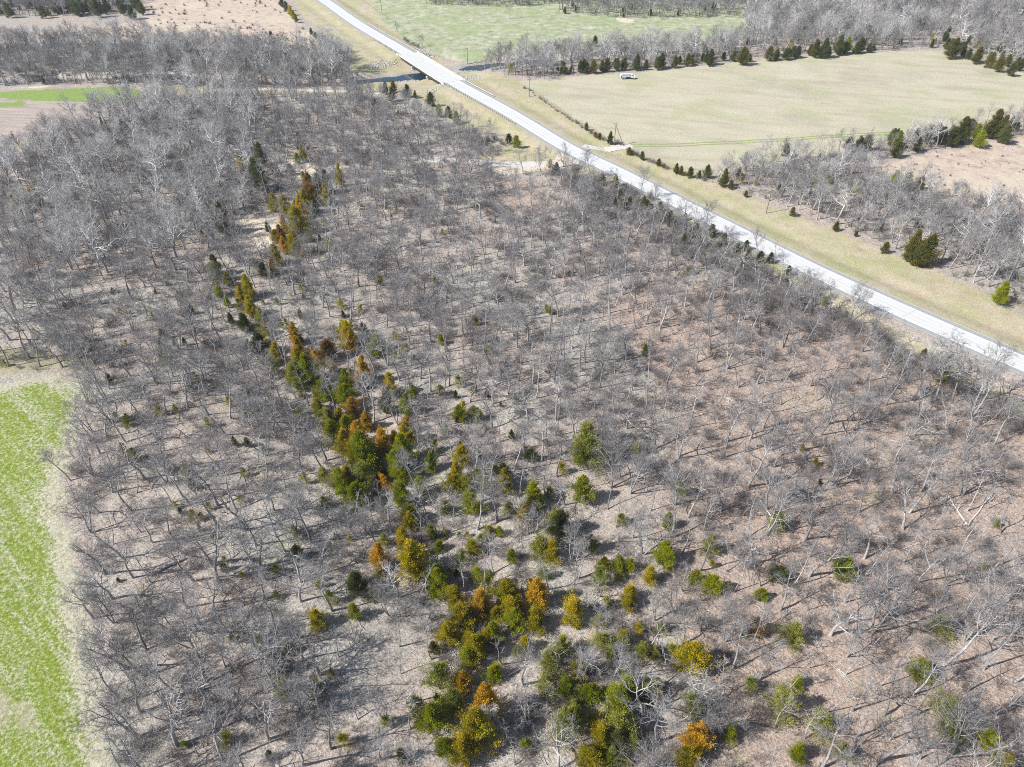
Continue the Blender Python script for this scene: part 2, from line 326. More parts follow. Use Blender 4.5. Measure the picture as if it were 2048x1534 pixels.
# ---------------------------------------------------------------- mesh helpers
def add_mesh(name, verts, faces_flat, counts, mats, mat_idx=None, smooth_=False):
    me = bpy.data.meshes.new(name)
    verts = np.asarray(verts, np.float32).reshape(-1, 3); counts = np.asarray(counts, np.int32); flat = np.asarray(faces_flat, np.int32)
    me.vertices.add(len(verts)); me.vertices.foreach_set('co', verts.ravel())
    me.loops.add(len(flat)); me.loops.foreach_set('vertex_index', flat)
    me.polygons.add(len(counts)); me.polygons.foreach_set('loop_start', np.concatenate([[0], np.cumsum(counts)[:-1]]).astype(np.int32))
    if mat_idx is not None: me.polygons.foreach_set('material_index', np.asarray(mat_idx, np.int32))
    me.polygons.foreach_set('use_smooth', np.full(len(counts), bool(smooth_)))
    me.update(calc_edges=True)
    for m in mats: me.materials.append(m)
    return me
class MB:
    """collects simple solids"""
    def __init__(s): s.v = []; s.f = []; s.c = []; s.n = 0
    def add(s, v, faces):
        s.v.extend(v)
        for f in faces: s.f.extend(i + s.n for i in f); s.c.append(len(f))
        s.n += len(v); return s
    def box(s, c, d, rz=0.0, taper=1.0, ry=0.0):
        hx, hy, hz_ = d[0] / 2, d[1] / 2, d[2] / 2; v = []
        for z, k in ((-hz_, 1.0), (hz_, taper)):
            for x, y in ((-hx, -hy), (hx, -hy), (hx, hy), (-hx, hy)):
                x_, y_, z_ = x * k, y * k, z
                if ry: x_, z_ = x_ * math.cos(ry) + z_ * math.sin(ry), -x_ * math.sin(ry) + z_ * math.cos(ry)
                v.append((c[0] + x_ * math.cos(rz) - y_ * math.sin(rz), c[1] + x_ * math.sin(rz) + y_ * math.cos(rz), c[2] + z_))
        return s.add(v, [(3, 2, 1, 0), (4, 5, 6, 7), (0, 1, 5, 4), (1, 2, 6, 5), (2, 3, 7, 6), (3, 0, 4, 7)])
    def tube(s, a, b, r0, r1=None, n=8):
        r1 = r0 if r1 is None else r1; a = Vector(a); b = Vector(b); d = (b - a).normalized()
        u = d.orthogonal().normalized(); w = d.cross(u); v = []
        for p, r in ((a, r0), (b, r1)):
            for k in range(n):
                t = 2 * math.pi * k / n; v.append(tuple(p + (u * math.cos(t) + w * math.sin(t)) * r))
        return s.add(v, [tuple(range(n - 1, -1, -1)), tuple(range(n, 2 * n))] + [(k, (k + 1) % n, n + (k + 1) % n, n + k) for k in range(n)])
    def sweep(s, prof, path, closed=True):
        """prof: list of (across, up); path: list of (x, y, z, nx, ny)"""
        m = len(prof); v = []
        for x, y, z, nx, ny in path:
            for a, h in prof: v.append((x + nx * a, y + ny * a, z + h))
        f = []
        for i in range(len(path) - 1):
            for j in range(m if closed else m - 1):
                k = (j + 1) % m; f.append((i * m + j, i * m + k, (i + 1) * m + k, (i + 1) * m + j))
        if closed: f += [tuple(range(m - 1, -1, -1)), tuple((len(path) - 1) * m + j for j in range(m))]
        return s.add(v, f)
    def mesh(s, name, m): return add_mesh(name, s.v, s.f, s.c, [m])
    def build(s, name, m, parent=None): return link(name, s.mesh(name, m), parent)
def link(name, data, parent=None, loc=None):
    o = bpy.data.objects.new(name, data); C.objects.link(o)
    if parent is not None: o.parent = parent
    if loc is not None: o.location = loc
    return o
def tag(o, label=None, cat=None, group=None, kind=None):
    for k, v in (('label', label), ('category', cat), ('group', group), ('kind', kind)):
        if v: o[k] = v
    return o
def thing(name, label, cat, loc, rz=0.0, group=None, scale=None):
    o = link(name, None, None, loc); o.rotation_euler = (0, 0, rz); o.empty_display_size = 0.5
    if scale: o.scale = scale if isinstance(scale, tuple) else (scale,) * 3
    return tag(o, label, cat, group)
# ================================================================ GROUND
def axis(lo, hi, step, far):
    a = list(np.arange(lo, hi + 1e-6, step)); l, h = [], []
    d = step; p = lo
    while p > far[0]: d *= 1.35; p -= d; l.append(p)
    d = step; p = hi
    while p < far[1]: d *= 1.35; p += d; h.append(p)
    return np.array(l[::-1] + a + h)
gx = axis(-440, 440, 2.2, (-5000, 5000))
ys = [24.0]
while ys[-1] < 680: ys.append(ys[-1] + 1.2 + ys[-1] * 0.0026)
d = 3.5
while ys[-1] < 7000: d *= 1.3; ys.append(ys[-1] + d)
lo = []; p = 24.0; d = 1.5
while p > -4000: d *= 1.4; p -= d; lo.append(p)
gy = np.array(lo[::-1] + ys)
GX, GY = np.meshgrid(gx, gy)
GZ = height(GX, GY)
jx = GX + 1.6 * wob(GX, GY, 0.35, 4); jy = GY + 1.6 * wob(GX, GY, 0.33, 5)
Wt = {}
core = (np.abs(GX) < 900) & (GY > 0) & (GY < 1100)
for k, polys in ZONES.items():
    w = np.zeros(GX.shape)
    for pl_ in polys:
        w = np.maximum(w, inside(jx, jy, pl_).astype(float))
    for _ in range(1 if k not in ('clay', 'meadow', 'sand') else 3):      # soften the edges
        w[1:-1, 1:-1] = (w[1:-1, 1:-1] * 2 + w[:-2, 1:-1] + w[2:, 1:-1] + w[1:-1, :-2] + w[1:-1, 2:]) / 6
    Wt[k] = w
dcr, _, _ = dist_line(GX, GY, CREEK)
drd, s_rd, _ = dist_line(GX, GY, ROAD)
Wt['bank'] = (1 - smooth(6.0, 11.0, dcr + 2.0 * wob(GX, GY, 0.2, 9))) * (1 - smooth(300, 500, np.abs(GX)))
Wt['flush'] = np.maximum(inside(GX, GY, poly_px([(-200, 182), (0, 182), (235, 171), (284, 176), (280, 192), (240, 200), (170, 203), (60, 202), (0, 198), (-200, 202)])),
                         inside(GX, GY, poly_px([(-200, 204), (0, 206), (50, 204), (50, 214), (0, 216), (-200, 220)]))).astype(float)
gl = np.array(poly_px([(-100, 772), (0, 768), (60, 752), (120, 748), (165, 762), (182, 790), (165, 830), (142, 900), (122, 975), (130, 1020), (148, 1100), (160, 1200), (180, 1300), (195, 1400), (235, 1534), (270, 1750)]))
dgl, _, _ = dist_line(GX, GY, gl)
Wt['stubble'] = (1 - smooth(0.5, 5.5, dgl)) * 0.75
ny_, nx_ = GX.shape
def grid_val(A, x, y):
    """the value of a grid layer at points, read off the ground sheet itself"""
    x = np.asarray(x, float); y = np.asarray(y, float)
    i = np.clip(np.searchsorted(gx, x) - 1, 0, nx_ - 2); j = np.clip(np.searchsorted(gy, y) - 1, 0, ny_ - 2)
    u = (x - gx[i]) / (gx[i + 1] - gx[i]); v = (y - gy[j]) / (gy[j + 1] - gy[j])
    return (A[j, i] * (1 - u) + A[j, i + 1] * u) * (1 - v) + (A[j + 1, i] * (1 - u) + A[j + 1, i + 1] * u) * v
def height(x, y): return grid_val(GZ, x, y)
def hz(x, y): return float(height(x, y))
# every cell goes to the zone that covers it
idx = np.arange(nx_ * ny_).reshape(ny_, nx_)
cell = lambda a: (a[:-1, :-1] + a[1:, :-1] + a[:-1, 1:] + a[1:, 1:]) / 4
zone_of = np.zeros((ny_ - 1, nx_ - 1), int); best = np.full(zone_of.shape, 0.5)
znames = ['ground', 'green_field', 'ploughed_field', 'hay_field', 'broomsedge_field', 'verge', 'pasture']
for zi, k in enumerate(['green', 'plough', 'hay', 'red', 'verge', 'pasture'], 1):
    c = cell(Wt[k]); m = c > best; zone_of[m] = zi; best = np.where(m, c, best)
Q = np.stack([idx[:-1, :-1], idx[:-1, 1:], idx[1:, 1:], idx[1:, :-1]], -1)
allv = np.stack([GX, GY, GZ], -1).reshape(-1, 3)
for zi, nm in enumerate(znames):
    q = Q[zone_of == zi].reshape(-1, 4)
    used, inv = np.unique(q.ravel(), return_inverse=True)
    me = add_mesh(nm, allv[used], inv, np.full(len(q), 4), [M_GROUND], smooth_=True)
    for k, w in Wt.items():
        a = me.attributes.new(k, 'FLOAT', 'POINT'); a.data.foreach_set('value', w.ravel()[used].astype(np.float32))
    tag(link(nm, me), kind='structure')

# water in the creek bed
def ribbon(name, L, half, z, m, attr=None, cols=(-1, 1), zf=None, close=0.0):
    n = len(L); T = np.gradient(L, axis=0); T /= np.linalg.norm(T, axis=1)[:, None]; N = np.stack([T[:, 1], -T[:, 0]], 1)
    v = []; at_ = []
    for i in range(n):
        for c in cols:
            p = L[i] + N[i] * c * half; v.append((p[0], p[1], z)); at_.append(c * half)
    k = len(cols); f = []
    for i in range(n - 1):
        for j in range(k - 1): f += [i * k + j, i * k + j + 1, (i + 1) * k + j + 1, (i + 1) * k + j]
    me = add_mesh(name, v, f, [4] * ((n - 1) * (k - 1)), [m])
    if attr:
        a = me.attributes.new(attr, 'FLOAT', 'POINT'); a.data.foreach_set('value', np.array(at_, np.float32))
    return me
t = NT('creek_water'); wn_ = t.noise(1.4, 3)
M_WATER = t.done(t.ramp(t.noise(0.05, 3), [(0.4, (0.010, 0.030, 0.030)), (0.6, (0.010, 0.035, 0.06))]), 0.10, wn_, 0.15, 0.03, 0.5)
tag(link('creek_water', ribbon('creek_water', CREEK, 13.0, WATER_Z, M_WATER)), kind='structure')

# ================================================================ HIGHWAY
M_ROAD = road_material()
tag(link('highway', ribbon('highway', ROAD, 6.1, ROAD_Z, M_ROAD, 'across', cols=(-1, -0.7, -0.35, 0, 0.35, 0.7, 1))), kind='structure')
RT = np.gradient(ROAD, axis=0); RT /= np.linalg.norm(RT, axis=1)[:, None]
RS = np.concatenate([[0], np.cumsum(np.linalg.norm(np.diff(ROAD, axis=0), axis=1))])
def road_pt(s, off=0.0):
    x = np.interp(s, RS, ROAD[:, 0]); y = np.interp(s, RS, ROAD[:, 1]); tx = np.interp(s, RS, RT[:, 0]); ty = np.interp(s, RS, RT[:, 1])
    l = math.hypot(tx, ty); tx /= l; ty /= l
    return x + ty * off, y - tx * off, ty, -tx           # the point, and the normal towards the hay field
def road_path(s0, s1, off, z, step=5.0):
    n = max(2, int(abs(s1 - s0) / step) + 1); out = []
    for s in np.linspace(s0, s1, n):
        x, y, nx, ny = road_pt(s, off); out.append((x, y, z, nx, ny))
    return out
M_WPAINT = plain('white_paint', (0.86, 0.86, 0.84), 0.6, 0.06, 2.0)
M_YPAINT = plain('yellow_paint', (0.72, 0.52, 0.10), 0.6, 0.10, 2.0)
s_a, s_b = s_at(-320, 950), s_at(260, 30)
for off in (-3.66, 3.66):
    b = MB(); b.sweep([(-0.10, 0), (0.10, 0)], road_path(s_a, s_b, off, ROAD_Z + 0.005), closed=False)
    o = b.build('edge_line', M_WPAINT); o['kind'] = 'structure'
b = MB()
s = s_a
while s < s_b:
    b.sweep([(-0.07, 0), (0.07, 0)], road_path(s, s + 3.0, 0, ROAD_Z + 0.005, 3), closed=False); s += 12.0
o = b.build('centre_line', M_YPAINT); o['kind'] = 'structure'
# side road to the left, and the field entrance to the right
M_GRAVEL = plain('pale_gravel', (0.50, 0.47, 0.43), 0.9, 0.18, 1.2)
def side_road(name, pts, half, z):
    L = catmull(pts, 3); zz = []
    T = np.gradient(L, axis=0); T /= np.linalg.norm(T, axis=1)[:, None]; b = MB(); path = []
    for (x, y), (tx, ty), k in zip(L, T, np.linspace(0, 1, len(L))):
        path.append((x, y, max(hz(x, y) + 0.06, z if k < 0.02 else -9), ty, -tx))
    prof = [(-half, 0), (-half * 0.4, 0.03), (half * 0.4, 0.03), (half, 0)]
    b.sweep(prof, path, closed=False)
    o = b.build(name, M_GRAVEL); o['kind'] = 'structure'
side_road('side_road', [at(1190, 322), at(1150, 327), at(1090, 327), at(1000, 327), at(930, 322), at(840, 318)], 2.9, 0.72)
side_road('field_entrance', [at(1165, 296), at(1195, 300), at(1228, 296), at(1262, 291)], 3.0, 0.72)
side_road('creek_track', [at(420, 178), at(520, 176), at(620, 178), at(700, 180), at(760, 186)], 1.6, -9)

M_GTRACK = plain('green_track_grass', (0.25, 0.29, 0.12), 0.95, 0.25, 0.8)
for off_ in (-1.3, 1.3):
    L = catmull([at(*p) for p in ((1262, 291.5), (1330, 290.5), (1400, 287.5), (1500, 282), (1600, 276.5), (1700, 271), (1790, 266))], 2.2)
    L[:, 1] += off_ + 0.25 * wob(L[:, 0], L[:, 1], .3, 2)
    path = [(x, y, hz(x, y) + 0.05, 0.0, 1.0) for x, y in L]
    o = MB().sweep([(-0.55, 0), (0.55, 0)], path, closed=False).build('grass_track', M_GTRACK); o['kind'] = 'structure'

# ================================================================ BRIDGE
M_CONC = plain('bridge_concrete', (0.50, 0.50, 0.48), 0.8, 0.10, 0.8)
M_CDARK = plain('girder_steel', (0.055, 0.05, 0.045), 0.8, 0.25, 0.8)
bx, by, _, _ = road_pt((BR0 + BR1) / 2)
bridge = thing('road_bridge', 'three-span pale concrete road bridge with low rails carrying the white highway over the creek', 'bridge', (0, 0, 0))
b = MB().sweep([(-6.5, -0.32), (6.5, -0.32), (6.5, 0.03), (-6.5, 0.03)], road_path(BR0, BR1, 0, ROAD_Z + 0.02, 6)); b.build('deck', M_CONC, bridge)
for off in (-6.25, 6.25):
    b = MB().sweep([(-0.16, 0), (0.16, 0), (0.12, 0.34), (-0.12, 0.34)], road_path(BR0, BR1, off, ROAD_Z + 0.053, 6)); curb = b.build('parapet', M_CONC, bridge)
    b = MB().sweep([(-0.14, 0.62), (0.14, 0.62), (0.14, 0.9), (-0.14, 0.9)], road_path(BR0, BR1, off, ROAD_Z + 0.05, 6))
    b.build('rail', M_CONC, bridge)
    n = 17
    for k in range(n):
        s = BR0 + 0.4 + (BR1 - BR0 - 0.8) * k / (n - 1); x, y, nx, ny = road_pt(s, off)
        MB().box((x, y, ROAD_Z + 0.53), (0.30, 0.24, 0.34), math.atan2(-nx, ny)).build('rail_post', M_CONC, bridge)
for k in range(5):
    off = -5.8 + 2.9 * k
    MB().sweep([(-0.25, -1.65), (0.25, -1.65), (0.20, -0.32), (-0.20, -0.32)], road_path(BR0 + .2, BR1 - .2, off, ROAD_Z, 8)).build('girder', M_CDARK, bridge)
for f_ in (0.33, 0.67):
    s = BR0 + (BR1 - BR0) * f_; x, y, nx, ny = road_pt(s)
    pier = MB().box((x, y, ROAD_Z - 2.15), (13.6, 1.1, 0.95), math.atan2(ny, nx)).build('pier', M_CONC, bridge)
    for off in (-5.2, 0, 5.2):
        x, y, _, _ = road_pt(s, off)
        MB().tube((x, y, -6.0), (x, y, ROAD_Z - 2.3), 0.48, n=12).build('column', M_CONC, pier)
for s in (BR0 - 0.5, BR1 + 0.5):
    x, y, nx, ny = road_pt(s)
    ab = MB().box((x, y, ROAD_Z - 1.7), (13.2, 1.0, 3.3), math.atan2(ny, nx)).build('abutment', M_CONC, bridge)
    for off in (-6.6, 6.6):
        x, y, _, _ = road_pt(s, off)
        MB().box((x, y, ROAD_Z - 1.0), (0.4, 3.4, 3.4), math.atan2(ny, nx)).build('wing_wall', M_CONC, ab)

# guardrails: galvanised beam on blocked posts
M_GALV = plain('galvanised_steel', (0.62, 0.63, 0.64), 0.45, 0.12, 2.0, 0.55)
M_POST = plain('weathered_post', (0.13, 0.11, 0.095), 0.9, 0.25, 3.0)
post_me = MB().box((0, 0, 0.32), (0.2, 0.2, 0.95)).mesh('post', M_POST)
def guardrail(s0, s1, off, label):
    x, y, _, _ = road_pt((s0 + s1) / 2, off)
    g = thing('guardrail', label, 'guardrail', (x, y, ROAD_Z), 0, 'guardrails at the bridge ends')
    path = [(a - x, b_ - y, c - ROAD_Z, d_, e) for a, b_, c, d_, e in road_path(s0, s1, off, ROAD_Z, 4)]
    sg = -1 if off > 0 else 1
    prof = [(0.10 * sg, 0.46), (0.16 * sg, 0.55), (0.10 * sg, 0.62), (0.16 * sg, 0.70), (0.10 * sg, 0.78), (0.06 * sg, 0.78), (0.06 * sg, 0.46)]
    MB().sweep(prof if sg > 0 else prof[::-1], path).build('rail', M_GALV, g)
    n = int(abs(s1 - s0) / 1.95)
    for k in range(n + 1):
        px_, py_, nx, ny = road_pt(s0 + (s1 - s0) * k / n, off)
        p_ = link('post', post_me, g, (px_ - x, py_ - y, 0)); p_.rotation_euler = (0, 0, math.atan2(ny, nx))
sg = lambda px, py: s_at(*at(px, py, 0.8))
guardrail(sg(708, 52), BR0 - 1.5, -6.0, 'galvanised guardrail on dark posts at the far end of the bridge, woodland side')
guardrail(BR1 + 1.5, sg(950, 201), -6.0, 'short galvanised guardrail on dark posts leading off the bridge toward the side road')
guardrail(sg(783, 76), BR0 - 1.5, 6.0, 'galvanised guardrail at the far end of the bridge, pasture side')
guardrail(BR1 + 1.5, sg(1075, 240), 6.0, 'long galvanised guardrail on the hay field side of the highway near the bridge')
# ================================================================ PLANT BUILDERS
def tubes(P, Rr, n):
    """P (N,k,3) polylines, Rr (N,k) radii -> connected n-sided tubes"""
    N, k, _ = P.shape
    T = np.empty_like(P); T[:, :-1] = P[:, 1:] - P[:, :-1]; T[:, -1] = T[:, -2]
    T /= np.linalg.norm(T, axis=2, keepdims=True) + 1e-9
    ref = np.where(np.abs(T[:, :1, 2:3]) > 0.9, np.array([[[1.0, 0, 0]]]), np.array([[[0, 0, 1.0]]]))
    U = np.cross(T, np.broadcast_to(ref, T.shape)); U /= np.linalg.norm(U, axis=2, keepdims=True) + 1e-9
    V = np.cross(T, U)
    a = np.arange(n) * 2 * math.pi / n
    ring = P[:, :, None] + (U[:, :, None] * np.cos(a)[None, None, :, None] + V[:, :, None] * np.sin(a)[None, None, :, None]) * Rr[:, :, None, None]
    v = ring.reshape(-1, 3)
    base = (np.arange(N) * k * n)[:, None, None] + (np.arange(k - 1) * n)[None, :, None]
    j = np.arange(n)[None, None, :]; j2 = (j + 1) % n
    q = np.stack([base + j, base + j2, base + n + j2, base + n + j], -1).reshape(-1, 4)
    return v, q
class Geo:
    def __init__(s): s.v = []; s.q = []; s.n = 0
    def add(s, v, q): s.v.append(v); s.q.append(q + s.n); s.n += len(v)
    def mesh(s, name, m):
        v = np.concatenate(s.v); q = np.concatenate(s.q)
        return add_mesh(name, v, q.ravel(), np.full(len(q), 4), [m], None, True)
def spikes(P, Rr):
    """3-sided twigs that end in a point: (N,k,3); drawn as quads with a closed tip"""
    return tubes(P, Rr, 3)
def spawn(rg, P, Rr, Ln, nch, tmin, ang, lf, k, wobble, trop, rf, rmin, tip_end=0.35, fall=0.5):
    N, kk, _ = P.shape
    tt = tmin + (1 - tmin) * ((np.arange(nch)[None] + rg.random((N, nch))) / nch)
    f = tt * (kk - 1); i = np.minimum(f.astype(int), kk - 2); w = (f - i)[..., None]
    ar = np.arange(N)[:, None]
    st = P[ar, i] * (1 - w) + P[ar, i + 1] * w
    pd = P[ar, i + 1] - P[ar, i]; pd /= np.linalg.norm(pd, axis=2, keepdims=True) + 1e-9
    pr = Rr[ar, i] * (1 - w[..., 0]) + Rr[ar, i + 1] * w[..., 0]
    rv = rg.normal(size=st.shape); rv -= (rv * pd).sum(2, keepdims=True) * pd; rv /= np.linalg.norm(rv, axis=2, keepdims=True) + 1e-9
    a = np.radians(rg.uniform(ang[0], ang[1], tt.shape))[..., None]
    d = np.cos(a) * pd + np.sin(a) * rv
    L = (Ln[:, None] * lf * (1 - fall * tt) * rg.uniform(0.65, 1.25, tt.shape)).ravel()
    d = d.reshape(-1, 3); st = st.reshape(-1, 3); M = len(st)
    r0 = np.maximum(np.minimum(pr.ravel() * rf, L * 0.04), rmin); pts = [st]
    for _ in range(k - 1):
        d = d + wobble * rg.normal(size=d.shape) + np.array([0, 0, trop]); d /= np.linalg.norm(d, axis=1, keepdims=True)
        pts.append(pts[-1] + d * (L / (k - 1))[:, None])
    Pn = np.stack(pts, 1)
    Rn = r0[:, None] * np.linspace(1, tip_end, k)[None]
    return Pn, np.maximum(Rn, rmin * 0.6), L
def bare_tree(seed, H=14.0, crown=4.5, n1=9, n2=7, n3=6, n4=3, first=0.35, r=0.17, lean=0.04, wobble=0.12, up=0.05, twig=0.016, limb_el=(28, 62), forks=1):
    rg = np.random.default_rng(seed); k = 8
    tr = []; rr = []; ln = []
    for fk in range(forks):
        az = rg.uniform(0, 6.28); p = np.array([0, 0, -0.3]) + (0 if fk == 0 else 0.1) * np.array([math.cos(az), math.sin(az), 0]); d = np.array([rg.normal() * lean, rg.normal() * lean, 1.0])
        if forks > 1: a0 = fk * 6.28 / forks; d += np.array([math.cos(a0), math.sin(a0), 0]) * 0.22
        pts = [p]; h = H * (1 if fk == 0 else rg.uniform(0.75, 0.95))
        for j in range(k - 1):
            d = d + np.array([rg.normal(), rg.normal(), 0]) * wobble * 0.6 + np.array([0, 0, 0.12]); d /= np.linalg.norm(d); pts.append(pts[-1] + d * (h * 0.88 + 0.3) / (k - 1))
        tr.append(pts); rr.append(r * (1 if forks == 1 else 0.75) * np.array([1.35, 1.0, 0.86, 0.72, 0.58, 0.42, 0.26, 0.12])); ln.append(h)
    P0 = np.array(tr); R0 = np.array(rr); L0 = np.array(ln)
    # limbs
    tt = first + (0.97 - first) * ((np.arange(n1)[None] + rg.random((forks, n1))) / n1)
    f = tt * (k - 1); i = np.minimum(f.astype(int), k - 2); w = (f - i)[..., None]; ar = np.arange(forks)[:, None]
    st = (P0[ar, i] * (1 - w) + P0[ar, i + 1] * w).reshape(-1, 3); pr = (R0[ar, i] * (1 - w[..., 0]) + R0[ar, i + 1] * w[..., 0]).ravel(); tt = tt.ravel()
    az = np.arange(len(tt)) * 2.4 + rg.random(len(tt)) * 0.9; el = np.radians(limb_el[0] + (limb_el[1] - limb_el[0]) * (tt - first) / (1 - first) + rg.normal(size=len(tt)) * 7)
    d = np.stack([np.cos(az) * np.cos(el), np.sin(az) * np.cos(el), np.sin(el)], 1)
    L = crown * (1.22 - 0.62 * ((tt - first) / (1 - first)) ** 1.3) * rg.uniform(0.8, 1.15, len(tt))
    pts = [st]; kk = 6
    for _ in range(kk - 1):
        d = d + wobble * rg.normal(size=d.shape) + np.array([0, 0, up]); d /= np.linalg.norm(d, axis=1, keepdims=True); pts.append(pts[-1] + d * (L / (kk - 1))[:, None])
    P1 = np.stack(pts, 1); R1 = np.minimum(pr * 0.72, L * 0.027)[:, None] * np.linspace(1, 0.3, kk)[None]
    P2, R2, L2 = spawn(rg, P1, R1, L, n2, 0.22, (28, 62), 0.58, 4, wobble * 1.3, up, 0.66, twig * 1.6)
    P3, R3, L3 = spawn(rg, P2, R2, L2, n3, 0.15, (25, 65), 0.62, 3, wobble * 1.5, up * 0.8, 0.6, twig, 0.5)
    g = Geo(); g.add(*tubes(P0, R0, 7)); g.add(*tubes(P1, R1, 5)); g.add(*tubes(P2, R2, 4))
    c = Geo(); c.add(*tubes(P3, R3, 3))
    if n4:
        P4, R4, L4 = spawn(rg, P3, R3, L3, n4, 0.2, (25, 60), 0.75, 2, wobble, up, 0.6, twig * 0.8, 0.4, 0.3); c.add(*tubes(P4, R4, 3))
    return g, c
def bush(seed, H=2.2, n=14, n2=6, n3=4, spread=38, r=0.02):
    rg = np.random.default_rng(seed)
    az = rg.random(n) * 6.28; a = np.radians(np.abs(rg.normal(size=n)) * spread); d = np.stack([np.cos(az) * np.sin(a), np.sin(az) * np.sin(a), np.cos(a)], 1)
    L = H * rg.uniform(0.6, 1.15, n); pts = [np.stack([np.cos(az) * 0.12, np.sin(az) * 0.12, np.full(n, -0.1)], 1)]
    for _ in range(3):
        d = d + 0.16 * rg.normal(size=d.shape); d /= np.linalg.norm(d, axis=1, keepdims=True); pts.append(pts[-1] + d * (L / 3)[:, None])
    P1 = np.stack(pts, 1); R1 = r * np.linspace(1, 0.5, 4)[None] * np.ones((n, 1))
    P2, R2, L2 = spawn(rg, P1, R1, L, n2, 0.2, (20, 60), 0.5, 3, 0.2, 0.02, 0.7, r * 0.6)
    P3, R3, L3 = spawn(rg, P2, R2, L2, n3, 0.2, (20, 60), 0.55, 2, 0.2, 0.02, 0.7, r * 0.5)
    g = Geo(); g.add(*tubes(P1, R1, 3)); g.add(*tubes(P2, R2, 3)); g.add(*tubes(P3, R3, 3)); return g
def cedar(seed, H=1.0, Wd=0.5, nb=110, ns=48, conical=1.0, gaps=0.0):
    """unit-height evergreen, half width Wd: trunk and limbs, and sprays of foliage"""
    rg = np.random.default_rng(seed); S_ = 7.0                     # built 7 m tall, scaled on placing
    k = 6; zt = np.linspace(-0.03, 0.95, k) * S_
    tr = np.stack([np.cumsum(rg.normal(size=k)) * 0.05, np.cumsum(rg.normal(size=k)) * 0.05, zt], 1)[None]; rr = (np.linspace(0.15, 0.02, k))[None]
    t_ = 0.03 + 0.95 * (np.arange(nb) + rg.random(nb)) / nb
    lob = 1 + 0.26 * np.sin(t_ * 17 + rg.random() * 6) * rg.random()
    env = Wd * S_ * np.minimum(1.0, 0.62 + 2.2 * t_) * np.clip(1 - t_, 0, 1) ** (0.55 + 0.35 * conical) * 1.12
    az = rg.random(nb) * 6.283; lobe_az = 1 + 0.22 * np.sin(az * 2 + seed) + 0.15 * np.sin(az * 3 + t_ * 9 + seed)
    L = env * lob * lobe_az * rg.choice([0.7, 0.85, 1.0, 1.25], nb) * rg.uniform(0.85, 1.1, nb) + 0.25
    el = np.radians(12 + 45 * t_ + rg.normal(size=nb) * 8)
    d = np.stack([np.cos(az) * np.cos(el), np.sin(az) * np.cos(el), np.sin(el)], 1)
    xy = np.stack([np.interp(t_ * S_, zt, tr[0, :, 0]), np.interp(t_ * S_, zt, tr[0, :, 1]), t_ * S_ * 0.92], 1)
    pts = [xy]
    for _ in range(3):
        d = d + 0.10 * rg.normal(size=d.shape) + np.array([0, 0, 0.10]); d /= np.linalg.norm(d, axis=1, keepdims=True); pts.append(pts[-1] + d * (L / 3)[:, None])
    P1 = np.stack(pts, 1); R1 = 0.028 * np.linspace(1, 0.3, 4)[None] * np.ones((nb, 1))
    g = Geo(); g.add(*tubes(tr, rr, 6)); g.add(*tubes(P1, R1, 3))
    # sprays
    s = rg.random((nb, ns)) ** 0.7 * 0.82 + 0.20
    f = np.minimum(s * 3, 2.999); i = f.astype(int); w = (f - i)[..., None]; ar = np.arange(nb)[:, None]
    c = P1[ar, i] * (1 - w) + P1[ar, i + 1] * w; bd = P1[ar, i + 1] - P1[ar, i]; bd /= np.linalg.norm(bd, axis=2, keepdims=True)
    c = c + rg.normal(size=c.shape) * (0.10 + 0.12 * (L[:, None, None] / 2))
    sd = bd * 0.8 + rg.normal(size=c.shape) * 0.42 + np.array([0, 0, 0.6]); sd /= np.linalg.norm(sd, axis=2, keepdims=True)
    if gaps: keep = rg.random(nb) > gaps
    else: keep = np.ones(nb, bool)
    c = c[keep].reshape(-1, 3); sd = sd[keep].reshape(-1, 3); n = len(c); tip = s[keep].ravel()
    sz = rg.uniform(0.12, 0.30, n)[:, None]; sw = sz * rg.uniform(0.15, 0.27, n)[:, None]
    u = np.cross(sd, rg.normal(size=sd.shape)); u /= np.linalg.norm(u, axis=1, keepdims=True); nrm = np.cross(sd, u)
    v = np.stack([c - sd * sz * 0.35, c + u * sw + nrm * sw * 0.35, c + sd * sz * 0.75, c - u * sw + nrm * sw * 0.35], 1).reshape(-1, 3)
    q = (np.arange(n) * 4)[:, None] + np.array([[0, 1, 2], [0, 2, 3]]).ravel()[None]
    me = add_mesh('foliage', v, q.ravel(), np.full(n * 2, 3), [CM['g']])
    rn = np.repeat(rg.random(n), 2).astype(np.float32); tp = np.repeat(np.clip((tip - 0.35) * 1.4, 0, 1), 2).astype(np.float32)
    for nm, a_ in (('rnd', rn), ('tip', tp)):
        a = me.attributes.new(nm, 'FLOAT', 'FACE'); a.data.foreach_set('value', a_)
    return g.mesh('trunk', M_CBARK), me

